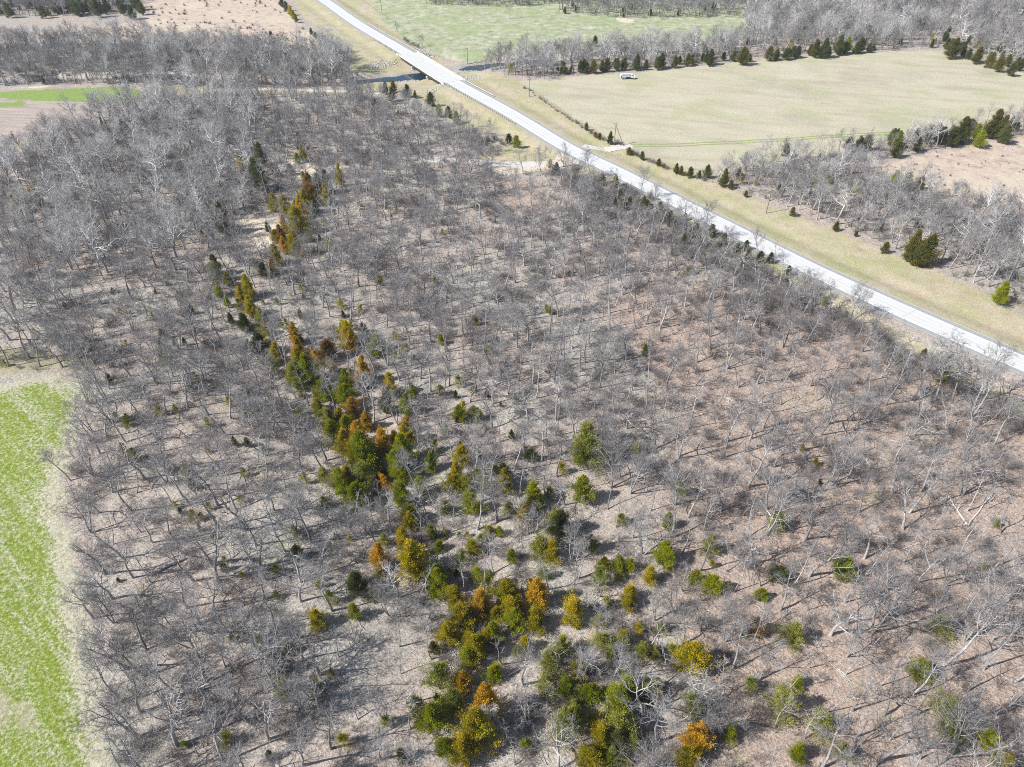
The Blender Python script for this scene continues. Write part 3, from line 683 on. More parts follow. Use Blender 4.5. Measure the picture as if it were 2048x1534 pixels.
# prototypes ------------------------------------------------------
OAK, OAKJ = [], []
for k in range(8):
    OAK.append(dict(seed=100 + k, H=[13, 14.5, 12.5, 15, 13.5, 12, 14, 15.5][k], crown=[4.5, 4.0, 5.4, 4.1, 3.8, 4.6, 5.0, 4.2][k], n1=[9, 10, 9, 11, 8, 9, 8, 10][k], n2=7, n3=6, n4=2, twig=.0145,
                    first=[.44, .52, .36, .55, .46, .38, .42, .50][k], r=[.25, .23, .28, .24, .21, .25, .26, .25][k], lean=.07, wobble=[.15, .13, .20, .11, .14, .21, .14, .14][k],
                    forks=[1, 1, 1, 1, 2, 1, 2, 1][k], limb_el=[(34, 66), (44, 74), (22, 60), (44, 74), (40, 70), (24, 64), (34, 68), (42, 72)][k]))
_ro = random.Random(99)
for k in range(4):
    OAK.append(dict(seed=140 + k, H=_ro.uniform(11, 15.5), crown=_ro.uniform(3.6, 5.6), n1=_ro.randrange(7, 12), n2=7, n3=6, n4=2, twig=.0145, first=_ro.uniform(.3, .58), r=_ro.uniform(.18, .27), lean=.14, wobble=_ro.uniform(.10, .24),
                    forks=_ro.choice((1, 1, 2, 3)), limb_el=(_ro.uniform(15, 45), _ro.uniform(58, 76))))
YNG = [dict(seed=200 + k, H=[12.5, 10.5, 14, 8.5, 12, 7][k], crown=[2.3, 2.0, 2.5, 2.1, 1.9, 1.8][k], n1=[9, 8, 10, 8, 8, 7][k], n2=5, n3=4, n4=1, first=[.52, .48, .58, .38, .55, .30][k], r=[.145, .12, .16, .095, .13, .08][k], lean=.10, wobble=.13,
            limb_el=(30, 68), twig=.013) for k in range(6)]
for k in range(3): YNG.append(dict(seed=240 + k, H=_ro.uniform(8, 14), crown=_ro.uniform(1.4, 2.8), n1=_ro.randrange(6, 11), n2=5, n3=5, n4=1, first=_ro.uniform(.3, .62), r=_ro.uniform(.07, .15), lean=.20, wobble=_ro.uniform(.1, .2), limb_el=(_ro.uniform(20, 40), 70), twig=.013))
SYC = [dict(seed=300 + k, H=[19, 17, 20, 16][k], crown=[6.2, 5.6, 6.6, 6.0][k], n1=[11, 10, 12, 10][k], n2=8, n3=6, n4=2, first=[.34, .3, .4, .3][k], r=[.36, .33, .38, .32][k], lean=.06, wobble=.19, forks=[1, 2, 1, 2][k],
            limb_el=(25, 62), twig=.016) for k in range(4)]
def protos(specs, mt, mc):
    out = []
    for sp in specs:
        g, c = bare_tree(**sp); a, b_ = g.mesh('trunk', mt), c.mesh('crown', mc)
        j = Geo(); j.v = g.v + c.v; j.q = g.q + [q + g.n for q in c.q]
        v = np.concatenate(j.v); q = np.concatenate(j.q); nq = sum(len(x) for x in g.q)
        jm = add_mesh('whole', v, q.ravel(), np.full(len(q), 4), [mt, mc], np.r_[np.zeros(nq, int), np.ones(len(q) - nq, int)], True)
        out.append((a, b_, jm, sp))
    return out
P_OAK = protos(OAK, M_BARK, M_TWIG); P_YNG = protos(YNG, M_BARK, M_TWIG); P_SYC = protos(SYC, M_SYC, M_SYCT)
P_BUSH = [bush(400 + k, H=[2.4, 1.9, 2.9, 1.4][k], n=[16, 13, 18, 12][k]).mesh('brush', M_BRUSH) for k in range(4)]
P_SHRUB = [bush(420 + k, H=[2.3, 2.0, 2.6][k], n=26, n2=9, n3=6, spread=44, r=.022) for k in range(3)]
P_SHRUB = [(g.mesh('stems', M_BRUSH)) for g in P_SHRUB]
P_CED = [cedar(500 + k, Wd=[.24, .30, .36, .27, .33, .22][k], nb=[120, 120, 130, 110, 125, 100][k], ns=150, conical=[1.1, .95, .7, 1.15, .8, 1.3][k], gaps=.12) for k in range(6)]
P_CEDS = [cedar(520 + k, Wd=.34, nb=90, ns=110, conical=.4, gaps=.2) for k in range(2)]      # thin ones under the oaks

# ================================================================ LANDMARKS for the labels
LM = [
 ("the green field's tip", 150, 760), ("the green field's foot", 190, 1350), ("the green field's bend", 130, 1000),
 ('the tallest orange cedar', 960, 1440), ('the orange cedar ridge', 1060, 1190), ('the orange-and-green cedar pair', 800, 1100),
 ('the road bridge', 850, 150), ('the side road mouth', 1110, 325), ('the two-legged pole', 1235, 288), ('the tanker truck', 1256, 155),
 ('the sandy clearing', 515, 470), ('the upper orange cedars', 600, 430), ('the orange cedar column', 590, 690), ('the gully cedars', 750, 860),
 ('the lone verge cedar', 2003, 587), ('the rusty cedar pair', 1840, 500), ('the bright hedge cedars', 1812, 365),
 ('the ploughed field', 120, 270), ('the blue creek pool', 780, 158), ('the far blue pond', 330, 155), ('the orange clay bank', 1660, 608),
 ('the twin green cedars', 1400, 1165), ('the rust cedar', 1508, 1253), ('the small rust cedar', 1877, 1191), ('the pale forked sycamore', 1390, 1400),
 ('the pale olive cedars', 1171, 889), ('the isolated cedar', 881, 679), ('the cleared strip', 1050, 400), ('the thick fallen trunk', 350, 1140),
 ("the hay field's corner", 1900, 105), ('the far pasture', 1300, 60), ('the roadside dark cedars', 1450, 475), ('the lower corner cedars', 1980, 1490), ('the pale cedar clump', 1230, 1400),
 ('the brown clearing', 1570, 730), ('the shaded grassy floor', 100, 700), ('the pale clay patch', 1420, 870), ('the roadside leaning trunks', 1900, 760),
]
LMW = [(n_, *at(px, py)) for n_, px, py in LM]
used_labels = {}
def locate(desc, x, y):
    """DESC with where it stands: how far and on which side of the nearest landmark"""
    lab0 = None
    for n_, lx, ly in sorted(LMW, key=lambda q: (q[1] - x) ** 2 + (q[2] - y) ** 2)[:7]:
        dx, dy = x - lx, y - ly; d = math.hypot(dx, dy); a = math.degrees(math.atan2(dy, dx)) % 360; k = int((a + 22.5) // 45) % 8
        side = ['roadward of', 'beyond and roadward of', 'beyond', 'beyond and fieldward of', 'fieldward of', 'before and fieldward of', 'before', 'before and roadward of'][k]
        band = 'hard up' if d < 5 else 'close' if d < 10 else 'just' if d < 16 else 'a little' if d < 23 else 'some way' if d < 32 else 'well' if d < 45 else 'far' if d < 75 else 'very far'
        lab = '%s %s %s %s' % (desc, band, side, n_)
        lab0 = lab0 or lab
        if lab not in used_labels: used_labels[lab] = 1; return lab
    return lab0
# ================================================================ PLACING THE WOODS
WOOD = {k: poly_px(v) for k, v in {
 'main': [(285, 1800), (235, 1534), (212, 1400), (190, 1300), (172, 1200), (160, 1100), (142, 1020), (135, 975), (155, 900), (165, 830), (185, 780), (165, 745), (0, 735), (-400, 745), (-400, 355), (0, 318), (60, 303), (130, 280), (195, 252), (255, 222), (320, 198), (380, 190),
          (440, 186), (700, 188), (770, 205), (850, 245), (925, 262), (985, 285), (1005, 312), (960, 316), (985, 345), (1100, 347), (1185, 355), (1275, 398), (1470, 510), (1680, 622), (1870, 735), (2045, 835), (2300, 960), (2300, 1800)],
 'creekside': [(-400, 172), (0, 170), (120, 166), (250, 166), (440, 172), (640, 172), (712, 165), (700, 132), (660, 100), (640, 108), (480, 105), (420, 102), (300, 88), (150, 88), (0, 92), (-400, 105)],
 'topleft': [(-500, 30), (0, 33), (100, 32), (200, 30), (275, 22), (280, -40), (-500, -60)],
 'topmid': [(850, 8), (870, 12), (1000, 14), (1130, 8), (1140, -30), (850, -30)],
 'topmid2': [(1115, 24), (1250, 38), (1320, 36), (1480, 36), (1490, -40), (1100, -40), (1150, 0)],
 'northcreek': [(960, 135), (1000, 148), (1050, 158), (1130, 154), (1270, 142), (1500, 119), (1700, 102), (1880, 96), (1950, 114), (2048, 142), (2300, 225), (2400, -60), (1480, -60), (1490, 70), (1440, 88), (1250, 100), (1050, 104), (985, 112)],
 'hedge': [(1440, 352), (1458, 382), (1530, 402), (1630, 441), (1730, 480), (1830, 520), (1900, 552), (1990, 585), (2070, 635), (2400, 760), (2400, 560), (2060, 455), (1950, 428), (1855, 392), (1765, 362), (1700, 330), (1800, 318), (1900, 292), (2048, 268), (2400, 192),
           (2400, 175), (2048, 240), (1900, 270), (1700, 308), (1560, 322), (1500, 335)],
}.items()}
NOGO = [poly_px(p) for p in ([(475, 445), (540, 432), (565, 460), (545, 505), (500, 515)], [(560, 328), (615, 322), (635, 348), (590, 362)], [(995, 348), (1090, 352), (1090, 372), (1010, 372)])]
THIN = [poly_px(p) for p in ([(985, 348), (1100, 352), (1100, 440), (1000, 430)], [(1340, 850), (1480, 840), (1500, 900), (1400, 930)], [(1490, 690), (1640, 700), (1640, 770), (1500, 770)], [(1880, 1010), (1960, 1000), (1990, 1060), (1900, 1070)])]
SYCZ = {k: poly_px(v) for k, v in {
 'a': [(60, 300), (300, 190), (520, 220), (500, 420), (420, 520), (300, 560), (60, 520)],
 'b': [(300, 100), (700, 110), (720, 180), (300, 180)],
 'c': [(1480, 90), (1500, 30), (1860, 10), (1800, 95)],
 'd': [(960, 130), (1100, 105), (1480, 92), (1480, 115), (1050, 155)],
 'e': [(0, 350), (200, 330), (200, 450), (0, 480)]}.items()}

# hand-placed trunks that stand out in the photograph: pixel of the foot, kind, scale
MANUAL = [(223, 846, 'o', 1.15), (438, 1165, 'o', 1.3), (413, 1264, 'o', 1.2), (292, 1300, 'o', 1.1), (412, 1362, 'o', 1.25), (424, 1431, 'o', 1.1), (520, 1136, 'o', 1.0), (556, 1380, 'o', 1.1), (600, 1418, 'o', 1.0), (355, 1490, 'o', 1.2),
          (1618, 1151, 'o', 1.15), (1841, 982, 'o', 1.0), (1653, 849, 'o', 1.25), (1587, 737, 'y', 1.3), (1694, 1246, 'o', 1.0), (1744, 1261, 'o', 1.3), (1903, 1510, 'o', 1.35), (1419, 1470, 'o', 1.1), (1925, 990, 'o', 1.25), (1958, 930, 'y', 1.3),
          (1790, 800, 'y', 1.35), (1870, 800, 'o', 1.25), (1945, 830, 'o', 1.3), (1880, 745, 'o', 1.2), (1960, 800, 'o', 1.3), (1495, 975, 'o', 1.2), (1285, 1110, 'o', 1.1), (1500, 1130, 'o', 1.0), (1350, 1010, 'o', 1.0), (1240, 955, 'o', 1.0),
          (590, 860, 'o', 1.1), (440, 1060, 'o', 1.15), (380, 1010, 'o', 1.2), (330, 940, 'o', 1.2), (455, 950, 'o', 1.1), (150, 715, 'o', 1.3), (60, 715, 'o', 1.3), (100, 640, 'o', 1.25), (20, 680, 'o', 1.3), (30, 620, 's', 0.9),
          (145, 540, 's', 1.0), (165, 555, 's', 0.95), (120, 620, 's', 0.9), (358, 520, 's', 1.0), (400, 440, 's', 0.8), (270, 430, 's', 1.1), (215, 440, 's', 1.1), (430, 375, 's', 1.1), (480, 430, 's', 0.75),
          (1168, 470, 'o', 1.2), (1160, 510, 'o', 1.1), (1065, 430, 'o', 1.1), (1245, 590, 'o', 1.1), (1290, 650, 'o', 1.15), (1420, 700, 'o', 1.1), (1170, 560, 'o', 1.1),
          (1018, 37, 'o', 0.85), (796, 67, 'o', 0.75), (845, 92, 'o', 0.6), (1088, 158, 'o', 0.9), (1030, 150, 's', 0.8), (1045, 152, 's', 0.8), (1153, 100, 's', 0.75), (1230, 85, 's', 0.6), (985, 135, 'o', 1.0), (1434, 365, 's', 0.6), (1975, 575, 's', 0.7), (1790, 500, 's', 0.7),
          (1395, 1415, 's', 0.62), (1170, 1345, 's', 0.6), (795, 1190, 's', 0.5), (740, 800, 's', 0.55), (985, 1440, 's', 0.55), (620, 1400, 's', 0.5), (1885, 1330, 'o', 1.2), (1690, 1350, 'y', 1.2), (235, 205, 'o', .8), (262, 196, 'o', .7)]
CELL = {}
def free(x, y, r):
    i, j = int(x // 6), int(y // 6)
    for a in (i - 1, i, i + 1):
        for b_ in (j - 1, j, j + 1):
            for (px_, py_, pr) in CELL.get((a, b_), ()):
                if (px_ - x) ** 2 + (py_ - y) ** 2 < (r * pr): return False
    return True
def occupy(x, y, r): CELL.setdefault((int(x // 6), int(y // 6)), []).append((x, y, r))
CED = """756 1111 40 1.6 o;804 1070 35 1.5 m;822 1110 62 1.3 y;818 1035 26 1.6 y;874 1157 50 1.3 g;712 1165 45 1.2 d;708 1222 30 1.3 g;954 1140 28 1 g;944 1090 35 1 y;923 1108 35 1 p;999 1063 18 1.2 g
1024 1111 28 1.1 g;1083 1104 42 1.1 p;1118 1052 50 1.2 d;909 1188 45 1.3 m;961 1198 45 1.3 o;1013 1181 50 1.3 y;1024 1216 50 1.2 m;1072 1185 48 1.6 o;1069 1237 50 1.1 y;923 1226 50 1.2 y;895 1261 50 1.2 y;978 1268 40 1.1 y
1146 1226 56 .95 m;1198 1244 30 1 y;1257 1205 35 1 m;1257 1132 26 1.2 g;1208 1129 26 1.2 g;1201 1157 45 1.1 p;1201 1285 45 1 p;1222 1306 30 1 g;1285 1303 40 1.1 p;877 1348 66 1.2 p;933 1310 42 1.1 g;923 1358 42 1.3 o
971 1400 62 1.9 o;951 1452 76 1.5 m;923 1494 60 1.2 m;863 1428 60 1.2 g;888 1487 46 1.1 g;832 1410 46 1.2 p;1100 1320 55 1.1 p;1090 1365 46 1.1 p;1131 1372 42 1.2 g;1177 1386 46 1.1 g;1135 1442 72 1.1 p
1236 1404 70 1.2 g;1257 1372 46 1.1 g;1236 1452 72 1.1 p;1201 1477 56 1.1 y;1177 1515 60 1 y;1184 1438 30 1 m;1051 1484 28 1 g;1288 1386 40 1.1 p;1333 1118 38 1.3 g;1388 1155 30 1.1 g;1422 1169 42 1.1 g;1556 1147 36 1.1 d
1523 1188 28 1 g;1687 1133 42 1.3 g;1508 1253 42 1.1 r;1588 1272 50 1.1 p;1380 1315 70 1.1 m;1307 1305 30 1.1 p;1311 1378 36 1.5 m;1384 1410 50 1.1 p;1395 1473 55 1.4 o;1373 1513 56 1 y;1460 1465 36 1 g;1596 1363 28 1.1 g
1570 1407 62 1.2 p;1596 1505 40 1.1 g;1643 1450 56 1 p;1687 1502 36 1 p;1884 1246 46 1.1 p;1877 1191 22 1.2 r;1840 1337 50 1 p;1899 1421 60 1.1 p;1976 1476 42 1.2 g;1910 1465 50 1 p;2008 1520 50 1 y;1501 1370 36 1 p
1422 1091 36 1.2 p;1552 1044 40 1.2 p;1171 889 70 1.2 p;1165 905 40 1.2 g;1273 899 26 1 m;1165 980 46 1.3 g;1066 988 42 1.2 g;1112 1047 50 1.1 p;1359 977 28 1.1 g;1337 1042 26 1.4 g;1330 1105 38 1.4 g;1182 1090 36 1.1 d
1077 1098 45 1.1 p;1257 1190 36 1 m;588 665 23 1.8 o;594 691 27 1.6 o;594 714 32 1.3 y;585 747 38 1.3 g;611 735 46 1.3 g;629 714 26 1.1 o;653 703 40 1 r;661 732 20 1.2 m;647 776 40 1.2 g;691 764 32 1.6 g;688 788 38 1.2 g
726 741 30 1.9 o;717 758 24 1.4 o;694 673 42 1.2 m;702 682 30 1.4 o;752 685 26 1.2 g;749 697 26 1.2 g;779 770 34 1.4 y;773 805 34 1.3 d;826 782 20 1.6 g;811 811 28 1.6 g;702 808 28 1.2 o;702 823 32 1 r;658 832 26 1.5 r
661 858 40 1.3 g;729 838 28 1.5 o;714 861 38 1.4 o;814 849 28 1.3 o;764 879 44 1.2 o;788 873 26 1.2 o;723 896 62 1.3 g;705 893 36 1.3 y;802 896 50 1.3 g;788 920 42 1.2 g;811 864 34 1.4 y;647 949 30 1.2 p;691 946 34 1.1 m
679 961 46 1.2 g;723 943 50 1.1 p;708 987 46 1.1 g;764 958 28 1.2 o;796 940 42 1.2 g;802 984 40 1.4 g;840 967 36 1.2 p;861 923 28 1.5 g;922 914 36 1.2 m;911 943 30 1.4 y;814 1018 26 1.3 y;1008 961 32 1.6 y;940 1005 42 1.1 g
970 970 28 1.2 p;920 829 28 1.2 g;949 829 30 1.1 p;520 635 22 1.5 g;518 682 38 1.1 d;881 679 18 1.1 g;544 726 26 1.4 p;605 306 16 1.9 m;599 282 18 1.6 d;679 350 16 2.4 m;652 364 22 1.8 d;635 367 20 1.7 d;617 367 24 1.5 r
620 388 28 1.3 r;608 402 26 1.6 m;599 414 22 1.8 o;626 408 20 1.6 d;652 388 20 1.8 m;547 405 22 1.4 y;567 411 26 1.3 m;594 441 42 1.1 y;567 450 18 1.8 o;561 470 24 1.5 r;567 491 22 1.4 o;588 488 34 1.3 m;535 455 20 .9 d
550 508 26 1.4 m;547 532 24 1.2 r;526 540 22 1.2 d;429 532 28 1.3 d;429 546 30 1.2 g;494 573 30 1.4 y;479 590 18 1.7 y;438 582 22 1.1 g;453 604 20 1 g;520 628 22 1.2 g;488 640 24 1.1 y;403 467 14 1 g;479 323 14 1.5 y
514 350 46 1.3 d;520 309 28 1.3 d;661 488 18 1.3 y;444 438 28 1.9 d;687 661 26 1.4 g;617 473 18 1 y;770 177 17 1.1 d;786 172 13 1.4 r;783 190 17 1.3 d;814 183 18 1.1 d;830 190 12 1 d;862 200 18 1.2 d;878 222 20 1 g
897 225 15 1.2 d;912 236 20 1 y;1017 277 13 1.2 d;1032 283 16 1.2 g;1100 327 14 1 y;1113 334 13 1.3 y;1205 358 20 1 y;1231 364 20 1 g;1450 470 16 1.2 d;1483 480 14 1.2 d;1330 400 20 1.1 d;1350 405 16 1.2 d;1300 393 16 1.1 d
1540 520 16 1.2 d;1556 525 16 1.1 d;1601 530 14 1.4 d;1173 254 12 1.1 d;1191 270 9 1 r;1199 273 10 1 r;1220 277 13 1.6 d;1258 303 13 1 r;1285 312 14 1 d;1318 325 12 1 r;1353 338 17 1 y;1362 342 15 1 y;1380 346 18 1 r;1399 350 14 .9 d
1415 345 20 1.1 d;1449 358 20 1.5 r;1492 389 12 .9 y;1672 455 14 1.2 r;1585 425 14 1.1 r;1770 497 22 .9 r;1712 470 10 1 r;1828 493 34 1.6 r;1856 503 42 1.3 y;1840 512 32 1.2 y;2003 587 36 1.1 g;1790 358 24 1 g;1812 365 26 1.1 g;1842 368 22 1 y
1720 285 18 1.1 y;1925 262 34 1.2 y;1905 275 28 1.1 d;1990 250 34 1.3 y;1960 280 26 1 g;2010 270 26 1.1 d;1795 300 22 1.2 d;1835 290 20 1.2 d;1572 300 20 1.1 d;1880 270 22 1.1 y;1125 137 18 1 d;1205 133 18 1 d;1235 130 16 1.2 d;1185 138 14 .9 d
1273 130 18 1 d;1293 133 13 .9 y;1317 128 20 1 d;1350 125 18 1 d;1420 125 12 1.1 d;1488 113 24 1.1 y;1540 108 18 1.2 y;1577 108 16 1.1 d;1632 98 22 1.2 y;1650 98 24 1.2 d;1680 92 24 1.2 d;1695 92 20 1.2 g;1722 92 18 1.2 d;1740 98 12 1 d
1908 97 30 1 y;1980 122 22 1 y;2000 130 22 1 y;2025 140 22 .9 d;1902 15 20 .8 y;1960 15 18 .8 y;1790 5 18 1 d;1850 45 18 1 d;2000 95 16 .9 y;1893 75 13 1 d;1940 12 14 1 y;2030 10 16 1 d;1560 10 14 1 d;1700 8 14 1 y
563 5 11 1.3 d;572 13 11 1.3 d;580 22 12 1.2 y;587 31 11 1.2 y;592 39 9 1.2 d;622 64 10 1 d;632 72 10 1 d;648 84 8 1.3 d;663 92 7 1.3 d;678 100 8 1.2 d;690 110 8 1.2 d;542 70 9 1.2 d;80 8 20 .8 d;120 12 20 .9 d;180 15 20 .8 d;212 12 20 .9 d
240 12 18 .9 d;268 9 14 1 d;1190 80 13 1.2 d;1130 20 10 1 d;70 393 28 1.1 y;28 410 30 1 y;639 1169 18 1.2 y;632 1238 40 1.1 y;424 1296 14 1.2 y;461 1275 14 1 p;625 1374 34 1.1 y;560 1330 38 1.1 d;369 1487 18 1 g;448 1477 36 1 p;581 1296 26 1 d
595 1105 26 1.2 d;567 1374 36 1 p;150 70 8 1.2 d;1290 700 16 1.2 p;1380 540 14 1.2 p;1100 620 14 1 y;950 640 18 1.1 p;870 560 14 1 p;980 700 20 1 p;760 560 16 1.1 p;1340 1300 26 1 p;1020 1020 30 1 p;890 1010 26 1.1 p;860 1055 26 1.1 p;1240 1040 26 1 p;880 780 22 1 p"""
for k in range(46):
    px = R.uniform(1110, 1745); py = 144 - (px - 1110) * 0.062 - R.uniform(3, 12); CED += ';%d %d %d %.2f %s' % (px, py, R.uniform(10, 20), R.uniform(.9, 1.3), R.choice('ddddk'))
for k in range(26):
    px = R.uniform(1690, 2046); py = 296 - (px - 1690) * 0.11 - R.uniform(2, 16); CED += ';%d %d %d %.2f %s' % (px, py, R.uniform(12, 26), R.uniform(.9, 1.3), R.choice('dddkkg'))
for k in range(16):
    px = R.uniform(1885, 2046); py = 95 + (px - 1885) * 0.27 - R.uniform(0, 12); CED += ';%d %d %d %.2f %s' % (px, py, R.uniform(14, 24), R.uniform(.8, 1.1), R.choice('ddkk'))
for k in range(34):
    px = R.uniform(1240, 1640); py = 388 + (px - 1240) * 0.42 - R.uniform(-16, 6); CED += ';%d %d %d %.2f %s' % (px, py, R.uniform(9, 18), R.uniform(1, 1.4), 'd')
for (ax, ay), (bx_, by_), n_, wd in (((430, 540), (500, 640), 9, 24), ((500, 640), (610, 760), 13, 30), ((610, 760), (700, 880), 15, 40), ((700, 880), (770, 980), 14, 46), ((770, 980), (860, 1110), 12, 46), ((860, 1110), (1010, 1230), 14, 50), ((1010, 1230), (1210, 1400), 16, 60),
                               ((1210, 1400), (1260, 1520), 8, 60), ((880, 900), (1120, 1110), 16, 60), ((1120, 1110), (1340, 1330), 12, 80), ((930, 1250), (900, 1480), 8, 36), ((620, 300), (560, 480), 10, 22)):
    for _ in range(int(n_ * .62)):
        f = R.random(); px = ax + (bx_ - ax) * f + R.gauss(0, wd * .6); py = ay + (by_ - ay) * f + R.gauss(0, wd * .5)
        CED += ';%d %d %d %.2f %s' % (px, py, R.uniform(.018, .034) * (py + 250) , R.uniform(.9, 1.4), R.choice('ggyyppdm'))
for k in range(34): CED += ';%d %d %d %.2f d' % (R.uniform(0, 285), R.uniform(1, 26), R.uniform(14, 24), R.uniform(.8, 1.1))
CEDP = []
for ln in CED.replace('\n', ';').split(';'):
    f = ln.split()
    if len(f) < 5: continue
    cx, cy_, w, ra = map(float, f[:4]); co = f[4]
    x, y = at(cx, cy_, 2.5); d = to_px(x, y, 2.5)[2]; Wm = w * d / CAM_F; Hm = max(1.6, min(Wm * ra * 1.25, 13.0))
    x, y = at(cx, cy_, Hm * 0.48); d = to_px(x, y, Hm * .48)[2]; Wm = w * d / CAM_F * 1.06
    if co in 'yr' and cy_ < 620 and cx > 1100: co = 'k'
    CEDP.append((x, y, Wm, Hm, co))
    if co != 'p': occupy(x, y, (Wm / 2 + 1.2) ** 2 / 4.4)
    if co in 'om': occupy(x, y - 3.2, (Wm / 2 + 1.0) ** 2 / 4.4)
trees = []        # kind, x, y, scale, wood
for px, py, k, sc in MANUAL:
    x, y = at(px, py); trees.append((k, x, y, sc, 'manual')); occupy(x, y, 3.2)
def scatter(n, box, accept, r, out):
    xs = NR.uniform(box[0], box[1], n); ys_ = NR.uniform(box[2], box[3], n)
    ok = accept(xs, ys_)
    for x, y in zip(xs[ok], ys_[ok]):
        if free(x, y, r): occupy(x, y, r); out.append((x, y))
def in_view(x, y, m=60):
    px, py, d = to_px(x, y, 8); return -m < px < 2048 + m and -40 < py and to_px(x, y, 0)[1] < 1534 + 220 and d > 0
base_ok = lambda xs, ys_: (grid_val(dcr, xs, ys_) > 4.0) & (height(xs, ys_) > -3.0) & (grid_val(drd, xs, ys_) > 8.6) & ~np.any([inside(xs, ys_, p) for p in NOGO], axis=0)
def wood_pass(n, name, r, pick):
    pl_ = WOOD[name]; a = np.array(pl_); x0, y0 = np.maximum(a.min(0), (-470, 30)); x1, y1 = np.minimum(a.max(0), (470, 800)); got = []
    scatter(n, (x0, x1, y0, y1), lambda xs, ys_: inside(xs, ys_, pl_) & base_ok(xs, ys_), r, got)
    got = np.array([g_ for g_ in got if in_view(*g_)])
    inS = np.any([inside(got[:, 0], got[:, 1], p) for p in SYCZ.values()], axis=0); inO = inside(got[:, 0], got[:, 1], OPEN_P); inL = inside(got[:, 0], got[:, 1], LEFT_P)
    thin = np.any([inside(got[:, 0], got[:, 1], p) for p in THIN], axis=0)
    for (x, y), a_, b_, c_, th in zip(got, inS, inO, inL, thin):
        if th and R.random() < 0.7: continue
        trees.append((*pick(float(x), float(y), a_, b_, c_), name))
OPEN_P = poly_px([(1250, 480), (1350, 500), (1700, 640), (2200, 900), (2300, 1800), (1250, 1800), (1150, 1000), (1200, 700)])
LEFT_P = poly_px([(130, 760), (600, 760), (640, 1050), (640, 1560), (250, 1800), (130, 1000)])
def pick_main(x, y, inS, inO, inL):
    rr = R.random()
    if inS and rr < 0.30: return ('s', x, y, R.uniform(0.75, 1.1))
    if inO:
        return ('y', x, y, R.uniform(0.8, 1.3)) if rr < 0.62 else ('o', x, y, R.uniform(0.72, 1.12))
    if inL:
        return ('y', x, y, R.uniform(0.8, 1.2)) if rr < 0.36 else ('o', x, y, R.uniform(0.75, 1.15))
    return ('y', x, y, R.uniform(0.8, 1.25)) if rr < 0.48 else ('o', x, y, R.uniform(0.72, 1.05))
def pick_far(x, y, inS, inO, inL):
    rr = R.random()
    if rr < (0.35 if inS else 0.06): return ('s', x, y, R.uniform(0.7, 1.05))
    return ('y', x, y, R.uniform(0.8, 1.2)) if rr < 0.35 else ('o', x, y, R.uniform(0.72, 1.08))
wood_pass(30000, 'main', 4.15, pick_main)
for nm_ in ('creekside', 'topleft', 'topmid', 'topmid2', 'northcreek'): wood_pass(12000, nm_, 3.9, pick_far)
def pick_hedge(x, y, *_):
    g_ = 1.25 if y < 262 else 1.0; rr = R.random()
    return ('s', x, y, R.uniform(.55, .75) * g_) if rr < .09 else ('y', x, y, R.uniform(.75, 1.05) * g_) if rr < .5 else ('o', x, y, R.uniform(.55, .85) * g_)
wood_pass(14000, 'hedge', 3.15, pick_hedge)

SPEC = {'o': (P_OAK, 'oak_tree', 'oak', 'bare oaks of the wood'), 'y': (P_YNG, 'young_tree', 'young tree', 'bare young trees among the oaks'), 's': (P_SYC, 'sycamore_tree', 'sycamore', 'white-limbed sycamores')}
OAK_WORDS = ['round-crowned bare oak', 'tall upswept bare oak', 'spreading low-limbed oak', 'tall straight bare oak', 'twin-trunked bare oak', 'crooked bare oak', 'wide twin-trunked oak', 'tall narrow oak', 'leaning bare oak', 'open-crowned bare oak', 'irregular bare oak', 'uneven bare oak']
YNG_WORDS = ['slender bare tree', 'thin bare tree', 'tall slender young tree', 'short bushy young tree', 'narrow bare young tree', 'small bare sapling', 'leaning bare sapling', 'slim bare sapling', 'wiry bare sapling']
SYC_WORDS = ['white-limbed bare sycamore', 'forked white bare sycamore', 'tall white-limbed bare sycamore', 'forked broad white sycamore']
rest = {'o': [], 'y': [], 's': []}
for kd, (pr, nm, cat, grp) in SPEC.items():
    L = []
    for t_ in trees:
        if t_[0] != kd: continue
        k = R.randrange(len(pr)); x, y, sc = t_[1], t_[2], t_[3]
        H = pr[k][3]['H'] * sc; px, py, d = to_px(x, y, H * .6)
        vis = -10 < px < 2058 and -5 < py < 1540
        size = H / d * (1 if vis else 0.1) * (2 if t_[4] == 'manual' else 1)
        L.append((size, k, x, y, sc))
    L.sort(key=lambda q: -q[0]); words_ = {'o': OAK_WORDS, 'y': YNG_WORDS, 's': SYC_WORDS}[kd]
    for n_, (size, k, x, y, sc) in enumerate(L):
        rz = R.uniform(0, 6.283)
        if n_ < 298:
            z = hz(x, y)
            o = thing(nm, locate(words_[k], x, y), cat, (x, y, z), rz, grp, (sc, sc, sc * R.uniform(.94, 1.08)))
            link('trunk', pr[k][0], o); link('crown', pr[k][1], o)
        else: rest[kd].append((k, x, y, sc, rz))
# brush and saplings on the floor of the wood
brush = []
for nm_, n_, r_ in (('main', 27000, 1), ('creekside', 4500, 1), ('northcreek', 4500, 1), ('hedge', 5200, 1), ('topmid', 400, 1), ('topmid2', 500, 1)):
    pl_ = WOOD[nm_]; a = np.array(pl_); x0, y0 = np.maximum(a.min(0), (-470, 30)); x1, y1 = np.minimum(a.max(0), (470, 800))
    xs = NR.uniform(x0, x1, n_); ys_ = NR.uniform(y0, y1, n_); dens = wob(xs, ys_, 0.07, 11) + 0.6 * wob(xs, ys_, 0.21, 12)
    ok = inside(xs, ys_, pl_) & base_ok(xs, ys_) & (dens + NR.normal(size=n_) * 0.35 > (-0.1 if nm_ == 'main' else -0.4))
    for x, y in zip(xs[ok], ys_[ok]):
        if in_view(x, y): brush.append((R.randrange(4), x, y, R.uniform(.5, 1.35), R.uniform(0, 6.28)))

